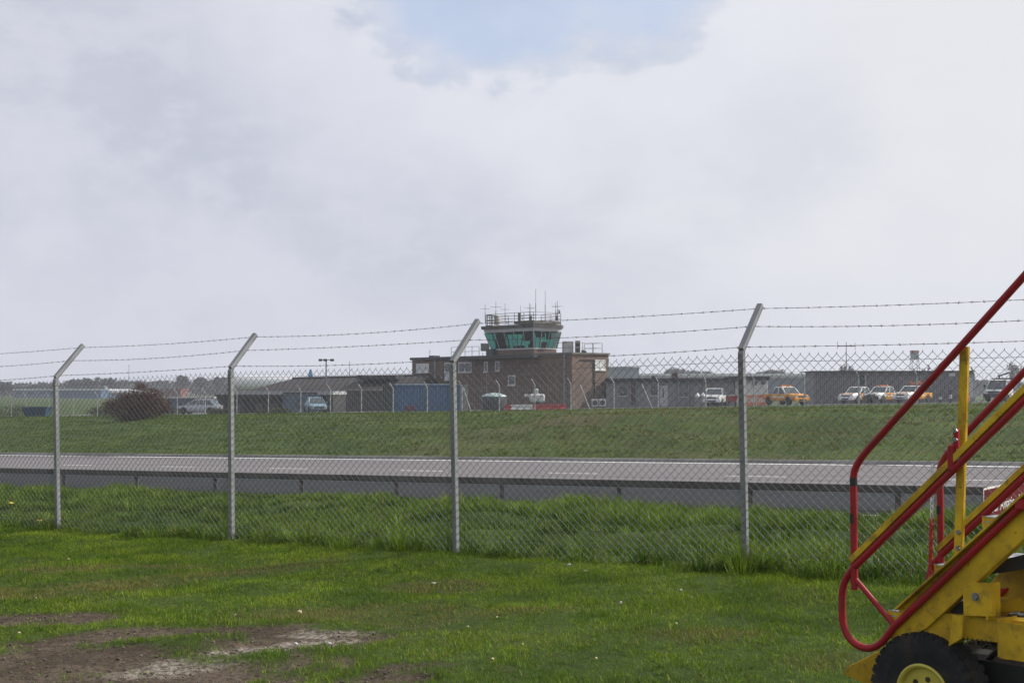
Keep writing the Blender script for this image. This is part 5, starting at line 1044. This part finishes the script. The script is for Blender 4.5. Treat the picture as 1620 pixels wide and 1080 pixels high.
# orange barriers left of the orange pickup
ob = mat('orange_barrier_mesh', (.55, .17, .08), .6, var=.2, scale=6)
def obar(px, label):
    q = gp_(px, 126)
    if 'o' in BR: return dup(BR['o'], (q.x, q.y, q.z), 0, label)
    t_ = thing('crowd_barrier', label, 'barrier', (q.x, q.y, q.z), 0, 'orange pedestrian barriers')
    for nm, z, h_ in (('top_board', .86, .26), ('lower_board', .16, .30)): m = MB(); m.box((0, 0, z), (.86, .05, h_)); m.build(nm, ob, t_)
    for k in range(6): m = MB(); m.box((-.38 + .152 * k, 0, .52), (.05, .045, .42)); m.build('slat', ob, t_)
    for s in (-1, 1): m = MB(); m.box((s * .3, 0, .02), (.08, .5, .05)); m.build('foot', blkp, t_)
    BR['o'] = t_; return t_
obar(1188, 'orange slatted barrier just right of the fourth fence post'); obar(1204, 'orange slatted barrier touching the front of the orange pickup')
q = gp_(1158, 127); rbx = thing('grit_bin', 'red tapered grit bin left of the fourth fence post', 'bin', (q.x, q.y, q.z)); m = MB(); m.add([(-.35, -.3, .45), (.35, -.3, .45), (.35, .3, .45), (-.35, .3, .45), (-.48, -.38, .95), (.48, -.38, .95), (.48, .38, .95), (-.48, .38, .95)], [(3, 2, 1, 0), (4, 5, 6, 7), (0, 1, 5, 4), (1, 2, 6, 5), (2, 3, 7, 6), (3, 0, 4, 7)]); m.build('hopper', rb, rbx); m = MB(); m.box((0, 0, .98), (1.0, .8, .06)); m.build('lid', wb, rbx)
m = MB()
for sx in (-.3, .3): m.box((sx, 0, .22), (.06, .5, .46))
m.build('stand', blkp, rbx)
# white bags / buckets before the office
for px, l in ((1103, 'white pointed sack, left one of two before the grey office'), (1112, 'white pointed sack, right one of two before the grey office')):
    q = gp_(px, 131); t_ = thing('sack', l, 'sack', (q.x, q.y, q.z), 0, 'sacks before the grey office'); m = MB(); m.lathe([(.20, .85), (.26, 1.0), (.16, 1.15), (.03, 1.32)], seg=9); m.build('sack_top', wb, t_); m = MB(); m.box((0, 0, .43), (.5, .5, .86)); m.build('crate', gw, t_)
# air conditioning units at the foot of the sunlit side
for px, l in ((941, 'white air-conditioning unit at the brick corner, left one of two'), (953, 'white air-conditioning unit at the brick corner, right one of two')):
    q = gp_(px, 131); t_ = thing('air_conditioner', l, 'air conditioner', (q.x, q.y, q.z + .1), 0, 'air conditioners beside the brick block'); m = MB(); m.bevbox((0, 0, .40), (.62, .3, .72), .03); m.build('case', mat('off_white_case', (.42, .42, .42), .6, var=.1, scale=3), t_)
    m = MB(); m.lathe([(.24, 0), (.24, .02), (.05, .03)], (0, -.152, .40), seg=16, R=Matrix.Rotation(math.pi / 2, 3, 'X')); m.build('fan_grille', dkpipe, t_)
# bollards and cone near the shed
bwp = mat('black_bollard', (.02, .02, .02), .6, var=.2, scale=5)
for px, l, h_ in ((1487, 'short black and white bollard by the shed, left of two', .95), (1503, 'taller black and white bollard by the shed, right of two', 1.25)):
    q = gp_(px, 140); t_ = thing('bollard', l, 'bollard', q, 0, 'bollards before the shed'); m = MB(); m.lathe([(.13, 0), (.13, h_), (.05, h_ + .05)], seg=12); m.build('shaft', bwp, t_); m = MB(); m.lathe([(.14, h_ * .30), (.14, h_ * .62)], seg=12); m.build('white_band', wb, t_)
q = gp_(1531, 139); t_ = thing('traffic_cone', 'orange-red traffic cone at the right end of the shed', 'cone', q); m = MB(); m.box((0, 0, .03), (.45, .45, .06)); m.build('base', bwp, t_); m = MB(); m.lathe([(.20, .06), (.04, 1.0)], seg=14); m.build('cone_body', mat('cone_red', (.42, .05, .03), .6, var=.1, scale=3), t_)
# ================================================================== MASTS, LAMPS, AIRCRAFT
q = gp_(516, 150); lm = thing('floodlight_mast', 'thin grey mast with a cluster of floodlights above the hipped roof', 'floodlight', q); LLm = Loc(lm); ztp = zy(569, 150)
m = MB(); m.tube([LLm(q), LLm(Vector((q.x, q.y, ztp)))], [.11, .07], 8); m.build('mast', mat('mast_steel', (.16, .16, .17), .6, .3, var=.1, scale=2), lm)
m = MB(); m.tube([LLm(Vector((q.x - .65, q.y, ztp))), LLm(Vector((q.x + .75, q.y, ztp)))], .04, 6); m.build('crossarm', dkpipe, lm)
for dx in (-.6, -.08, .65): m = MB(); m.bevbox(LLm(Vector((q.x + dx, q.y - .1, ztp - .03))), (.40, .28, .26), .05); m.build('floodlight', blkp, lm)
def pole(name, label, cat, px, Y, py, r, cross=()):
    q = gp_(px, Y); t_ = thing(name, label, cat, q); L_ = Loc(t_); top = zy(py, Y); m = MB(); m.tube([L_(q), L_(Vector((q.x, q.y, top)))], [r * 1.3, r * .8], 6); m.build('mast', mat('mast_steel', (.16, .16, .17)), t_)
    for py2, w_ in cross: m = MB(); z = zy(py2, Y); m.tube([L_(Vector((q.x - w_, q.y, z))), L_(Vector((q.x + w_, q.y, z)))], r * .7, 5); m.build('crossarm', mat('mast_steel', (.16, .16, .17)), t_); 
    return t_, L_, q
t_, L_, q = pole('aerial_mast', 'tall thin aerial mast with crossbars behind the shed left of the pickups', 'aerial', 1339, 165, 541, .05, ((547.5, 1.1),))
for dx in (-1.05, 1.05): m = MB(); p = Vector((q.x + dx, q.y, zy(545 if dx < 0 else 547, 165))); m.tube([L_(p - UP * .5), L_(p + UP * .4)], .03, 5); m.build('dipole', mat('mast_steel', (.16, .16, .17)), t_)
pole('aerial_mast', 'hair-thin aerial pole beyond the hipped roof, right of the floodlights', 'aerial', 553, 175, 571, .035)
pole('aerial_mast', 'forked thin pole far left above the reddish bush', 'aerial', 204, 190, 577, .03, ((578, .12),))
pole('aerial_mast', 'thin pole rising left of the brick block', 'aerial', 680, 172, 553, .03, ((556, .12),))
q = gp_(1447, 210); rt = thing('lattice_tower', 'red and white topped lattice tower standing behind the shed', 'tower', q); RL = Loc(rt)
lat = mat('pale_lattice_steel', (.38, .38, .40), .6, var=.1, scale=1)
m = MB(); zb_, zt_ = q.z, zy(560, 210); hw0, hw1 = .8, .45
for sx, sy in ((-1, -1), (1, -1), (1, 1), (-1, 1)): m.tube([RL(Vector((q.x + sx * hw0, q.y + sy * hw0, zb_))), RL(Vector((q.x + sx * hw1, q.y + sy * hw1, zt_)))], .05, 5)
for k in range(7):
    f0, f1 = k / 7, (k + 1) / 7; w0, w1 = hw0 + (hw1 - hw0) * f0, hw0 + (hw1 - hw0) * f1; z0, z1 = zb_ + (zt_ - zb_) * f0, zb_ + (zt_ - zb_) * f1
    for s in (-1, 1): m.tube([RL(Vector((q.x - w0 * s, q.y - w0, z0))), RL(Vector((q.x + w1 * s, q.y - w1, z1)))], .035, 4); m.tube([RL(Vector((q.x + w0 * s, q.y - w0, z0))), RL(Vector((q.x + w0 * s, q.y + w0, z0)))], .035, 4)
m.build('lattice', lat, rt)
m = MB(); m.bevbox(RL(Vector((q.x, q.y, zy(563, 210)))), (1.05, 1.0, .9), .1); m.build('drum', mat('blue_grey_drum', (.30, .33, .38), .6, var=.1, scale=2), rt); m = MB(); m.box(RL(Vector((q.x, q.y, zy(556.5, 210)))), (1.1, 1.05, .42)); m.build('red_cap', mat('faded_red_panel', (.38, .20, .21), .6, var=.1, scale=2), rt)
# aircraft: blue tail fin behind the bungalow roof, white airliners far left
q = Vector(((491 - 810) / F * 300, 300, gz(-43, 300))); ac = thing('airliner', 'airliner of which only the blue tail fin shows above the hipped roof', 'aircraft', q); HLa = Loc(ac)
m = MB(); fz = lambda py: zy(py, 300); 
m.prism([HLa(Vector(((x - 810) / F * 300, 300, fz(y)))) for x, y in ((486.5, 600), (489.5, 584.5), (492, 584), (496.5, 600))], (0, .35, 0)); m.build('tail_fin', mat('blue_tail_paint', (.05, .20, .40), .4, var=.15, scale=.5), ac, bevel=.05)
m = MB(); m.tube([HLa(Vector((q.x + a, 300.2, fz(606)))) for a in (3.2, 1, -4, -14, -17, -18)], [.25, .8, 1.6, 1.7, 1.2, .3], 14); m.build('fuselage', wp, ac, smooth=True)
for i, (px, Y, Lp, l) in enumerate(((206, 480, 15, 'distant white airliner above the reddish bush, nose hidden by twigs'), (165, 560, 6, 'small distant white aircraft left of the reddish bush'))):
    q = Vector(((px - 810) / F * Y, Y, gz((px - 810) / F * Y, Y))); ac = thing('airliner', l, 'aircraft', q); zc = zy(621 if i == 0 else 623, Y) - q.z; r = 1.05 if i == 0 else .6
    m = MB(); m.tube([(a * Lp / 15, 0, zc + b) for a, b in ((-8.5, .5), (-7, .25), (-3, 0), (5, 0), (7, -.05), (8, -.25))], [r * .25, r * .7, r, r, r * .8, r * .2], 14); m.build('fuselage', wp, ac, smooth=True)
    m = MB(); m.prism([(-8.6 * Lp / 15, -.1, zc + .6), (-7 * Lp / 15, -.1, zc + .7), (-8.2 * Lp / 15, -.1, zc + r * 2.3), (-8.9 * Lp / 15, -.1, zc + r * 2.3)], (0, .2, 0)); m.build('tail_fin', wp, ac)
    m = MB(); m.prism([(-1, -.2, zc - .2), (2, -.2, zc - .2), (-1.4, -6, zc - .1), (-2.2, -6, zc - .1)], (0, 0, .15)); m.build('wing', sp_, ac); m = MB(); m.prism([(-1, .2, zc - .2), (2, .2, zc - .2), (-1.4, 6, zc - .1), (-2.2, 6, zc - .1)], (0, 0, .15)); m.build('wing', sp_, ac)
    for s in (-1, 1): m = MB(); m.tube([(0, s * 2.2, zc - .7), (1.6, s * 2.2, zc - .7)], .45, 10); m.build('engine', sp_, ac)
    for a in (-1, 5): m = MB(); m.tube([(a * Lp / 15, 0, .0), (a * Lp / 15, 0, zc - r * .8)], .15, 6); m.build('landing_gear', dkpipe, ac)
# ================================================================== BUSH, HEDGES, TREES
def leafmat(name, c0, c1, tr=.25):
    m = bpy.data.materials.new(name); m.use_nodes = True; t = NT(m.node_tree); a = t.n('ShaderNodeAttribute'); a.attribute_name = 'shade'; c = t.mix(a.outputs['Fac'], c4(c0), c4(c1)); p = t.n('ShaderNodeBsdfPrincipled'); p.inputs['Roughness'].default_value = .8; p.inputs['Specular IOR Level'].default_value = .2; t.link(c, p.inputs['Base Color'])
    q = t.n('ShaderNodeBsdfTranslucent'); t.link(c, q.inputs[0]); mx = t.n('ShaderNodeMixShader'); mx.inputs[0].default_value = tr; t.link(p.outputs[0], mx.inputs[1]); t.link(q.outputs[0], mx.inputs[2]); t.link(mx.outputs[0], t.n('ShaderNodeOutputMaterial').inputs[0]); return m
def leaves(name, C, size, m_, parent=None, aspect=.6, upright=0.):
    """C (N,3) centres, one small quad leaf each"""
    N = len(C); a = RNG.normal(size=(N, 3)); a[:, 2] += upright * 2; a /= np.linalg.norm(a, axis=1)[:, None]; b = np.cross(a, RNG.normal(size=(N, 3))); b /= np.linalg.norm(b, axis=1)[:, None]
    s = size * (.6 + .8 * RNG.random((N, 1))); V = np.stack([C - a * s, C + b * s * aspect, C + a * s, C - b * s * aspect], 1).astype(np.float32)
    me = bpy.data.meshes.new(name); me.vertices.add(N * 4); me.vertices.foreach_set('co', V.ravel()); me.loops.add(N * 4); me.loops.foreach_set('vertex_index', np.arange(N * 4, dtype=np.int32)); me.polygons.add(N); me.polygons.foreach_set('loop_start', np.arange(0, N * 4, 4, dtype=np.int32)); me.update(calc_edges=True)
    at = me.attributes.new('shade', 'FLOAT', 'POINT'); at.data.foreach_set('value', np.repeat(RNG.random(N), 4).astype(np.float32)); me.materials.append(m_); o = bpy.data.objects.new(name, me); COL.objects.link(o); o.parent = parent; return o
def blobs(n, blobs_, fill=.75):
    """points in the outer part of a set of ellipsoids (cx,cy,cz,rx,ry,rz)"""
    out = []; wts = np.array([b[3] * b[5] for b in blobs_]); wts = wts / wts.sum()
    for b, k in zip(blobs_, (wts * n).astype(int) + 1):
        d_ = RNG.normal(size=(k, 3)); d_ /= np.linalg.norm(d_, axis=1)[:, None]; r = (fill * RNG.random(k) ** .5 + (1 - fill)) * (1 + .10 * RNG.normal(size=k)); r = np.clip(r, 0, 1.25); out.append(np.array(b[:3]) + d_ * r[:, None] * np.array(b[3:]))
    return np.concatenate(out)
bark = mat('dark_bark', (.05, .042, .036), .9, var=.3, scale=6)
q = gp_(216, 95); q.z -= .30; bs = thing('bush', 'large dark reddish-brown twiggy bush on the bank at left', 'bush', q)
rl = leafmat('reddish_twigs', (.030, .018, .014), (.125, .038, .022)); bl_ = [(0, 0, 1.2, 1.9, 1.3, 1.1), (-1.3, .1, 1.3, 1.1, 1.0, .75), (1.2, 0, 1.4, 1.15, 1.1, 1.0), (.5, 0, 2.0, 1.2, 1.0, .85), (-.7, .1, 1.9, 1.1, 1.0, .6), (1.2, .1, 2.0, .95, .8, .7), (-2.0, 0, 1.3, .55, .7, .45), (2.05, 0, 1.3, .6, .8, .6), (.3, 0, 2.75, .45, .5, .4)]
leaves('foliage', blobs(12000, bl_, .98) * np.array((.95, 1, .93)), .06, rl, bs, .35)
m = MB()
for i in range(260):
    th = random.uniform(0, 6.28); e = random.uniform(.15, 1.35); L_ = random.uniform(1.4, 2.75) * (.72 + .28 * math.sin(e)); p = Vector((random.uniform(-.7, .7), random.uniform(-.3, .3), 0)); pts = [p]; v = Vector((math.cos(th) * math.cos(e) * 1.15, math.sin(th) * math.cos(e) * .7, math.sin(e)))
    for k in range(4): pts.append(pts[-1] + (v + Vector((random.uniform(-.25, .25), random.uniform(-.2, .2), random.uniform(-.1, .2)))) * L_ / 4)
    m.tube(pts, [.02, .016, .012, .009, .005], 3, cap=False)
m.build('branches', mat('red_brown_twig', (.075, .035, .028), .8, var=.3, scale=5), bs)
gl_ = leafmat('scrub_green', (.025, .035, .014), (.075, .085, .035))
for i, (px, Y, w_, h_, l) in enumerate(((15, 128, 2.4, 1.2, 'low dark scrub at the far left edge, left of the blue skip'), (165, 120, 1.6, .9, 'low grey-green scrub at the left foot of the reddish bush'), (262, 118, 1.5, .7, 'low scrub at the right foot of the reddish bush'), (345, 121, 1.6, .6, 'low scrub left of the second fence post'), (440, 118, 1.4, .5, 'low scrub under the dark annex right of the second post'))):
    q = gp_(px, Y); t_ = thing('shrub', l, 'shrub', q, 0, 'scrub along the far fence'); leaves('foliage', blobs(1600, [(random.uniform(-w_, w_) * .6, 0, h_ * .4, w_ * .5, .6, h_ * .6) for _ in range(4)], .9), .07, gl_, t_, .5); m = MB()
    for k in range(10): m.tube([(random.uniform(-w_, w_) * .5, 0, 0), (random.uniform(-w_, w_) * .6, 0, h_ * .7)], .012, 3)
    m.build('stems', bark, t_)
dk_leaf = leafmat('winter_tree_twigs', (.030, .034, .032), (.075, .075, .062), .15)
def tree(label, px, Y, py_top, wpx, kind=0, group='bare trees on the skyline'):
    x = (px - 810) / F * Y; g = gz(x, Y); H = zy(py_top + 1.5, Y) - g; wd = wpx / F * Y / 2; t_ = thing('tree', label, 'tree', (x, Y, g), 0, group); th = H * .28; m = MB(); m.tube([(0, 0, -.3), (0, 0, th), (random.uniform(-.1, .1) * wd, 0, H * .7)], [H * .035, H * .026, H * .008], 6); bp2 = []
    for i in range(14):
        a = random.uniform(0, 6.28); e = random.uniform(.35, 1.2); z0 = th * random.uniform(.8, 1.9); r = wd * random.uniform(.6, 1); p2 = Vector((math.cos(a) * r * math.cos(e) * 1.1, math.sin(a) * r * math.cos(e), z0 + (H - z0) * random.uniform(.45, .95))); mid = Vector((p2.x * .45, p2.y * .45, z0 + (p2.z - z0) * .6)); m.tube([(0, 0, z0), mid, p2], [H * .013, H * .009, H * .003], 4, cap=False); bp2.append(p2)
    m.build('trunk', bark, t_); bb = [(p.x, p.y, p.z - H * .03, wd * .36, wd * .36, H * .12) for p in bp2] + [(0, 0, H * .62, wd * .6, wd * .6, H * .26)]
    leaves('crown', blobs(1500 if kind == 0 else 420, bb, .95), .0016 * Y * (.55 if kind == 0 else .45), dk_leaf, t_, .4); return t_
for i, (px, Y, pt, w_, k, l) in enumerate([(144, 560, 596.5, 26, 0, 'rounded distant tree crown above the fence, just right of the leftmost post'), (172, 570, 597, 22, 0, 'rounded distant tree crown left of the forked pole'), (120, 590, 599, 22, 0, 'low distant tree crown closest to the leftmost post'), (288, 560, 593.5, 22, 0, 'tall distant tree right of the reddish bush'), (318, 580, 596, 24, 0, 'distant tree left of the second fence post'), (345, 560, 595.5, 22, 0, 'distant tree touching the second fence post from the left'),
        (382, 470, 593, 30, 0, 'distant tree right of the second fence post'), (402, 450, 594, 30, 0, 'distant tree meeting the left slope of the hipped roof'), (4, 520, 603, 30, 0, 'dark distant tree at the left edge'), (1334, 330, 575, 12, 1, 'thin bare tree at the base of the aerial mast'), (1346, 340, 577, 10, 1, 'thin bare tree right of the aerial mast'), (1463, 320, 577, 14, 1, 'thin bare tree right of the lattice tower'),
        (1602, 420, 571, 16, 1, 'tall bare tree above the white truck'), (1612, 430, 575, 16, 1, 'bare tree at the right edge above the white truck'), (1575, 520, 597, 26, 0, 'low distant tree left of the white truck cab'), (1550, 540, 600, 24, 0, 'low distant tree right of the shed end'), (1242, 460, 588, 40, 0, 'hazy rounded tree mass behind the blue-grey hangar'), (1085, 520, 580, 46, 0, 'hazy domed tree above the grey office roof'), (1062, 540, 585, 36, 0, 'smaller hazy tree left of the domed one above the office'), (1110, 560, 586, 34, 0, 'smaller hazy tree right of the domed one above the office'), (1222, 470, 585, 40, 0, 'hazy tree mass just right of the fourth fence post')]):
    tree(l, px, Y, pt, w_, k)
# far woods: one mass along the horizon
C = []
for i in range(760):
    Y = RNG.uniform(620, 820); u = RNG.uniform(-.47, .47); x = u * Y; g = gz(x, Y); H = zy(602.5 - 2.5 * math.sin(u * 23) - 2.0 * math.sin(u * 61 + 1) + (3 if u > .1 else 0) + RNG.uniform(-1, 4), Y) - g; r = RNG.uniform(4, 8)
    C.append(blobs(170, [(x, Y, g + H * .55, r, r, H * .48)], .8))
o = leaves('far_wood', np.concatenate(C), .75, dk_leaf, None, .8); tag(o, kind='stuff')
HAZE = .00046
# ================================================================== HAZE
hz = MB(); hz.box((0, 545, 10), (1800, 1260, 40)); hb = hz.build('haze', []) if False else None
me = bpy.data.meshes.new('haze'); me.from_pydata(hz.v, [], hz.f); ho = bpy.data.objects.new('haze', me); COL.objects.link(ho); tag(ho, kind='stuff')
hm = bpy.data.materials.new('air'); hm.use_nodes = True; t = NT(hm.node_tree); pv = t.n('ShaderNodeVolumePrincipled'); pv.inputs['Color'].default_value = (.86, .90, 1.0, 1); pv.inputs['Density'].default_value = HAZE; pv.inputs['Anisotropy'].default_value = .2
t.link(pv.outputs[0], t.n('ShaderNodeOutputMaterial').inputs['Volume']); me.materials.append(hm)
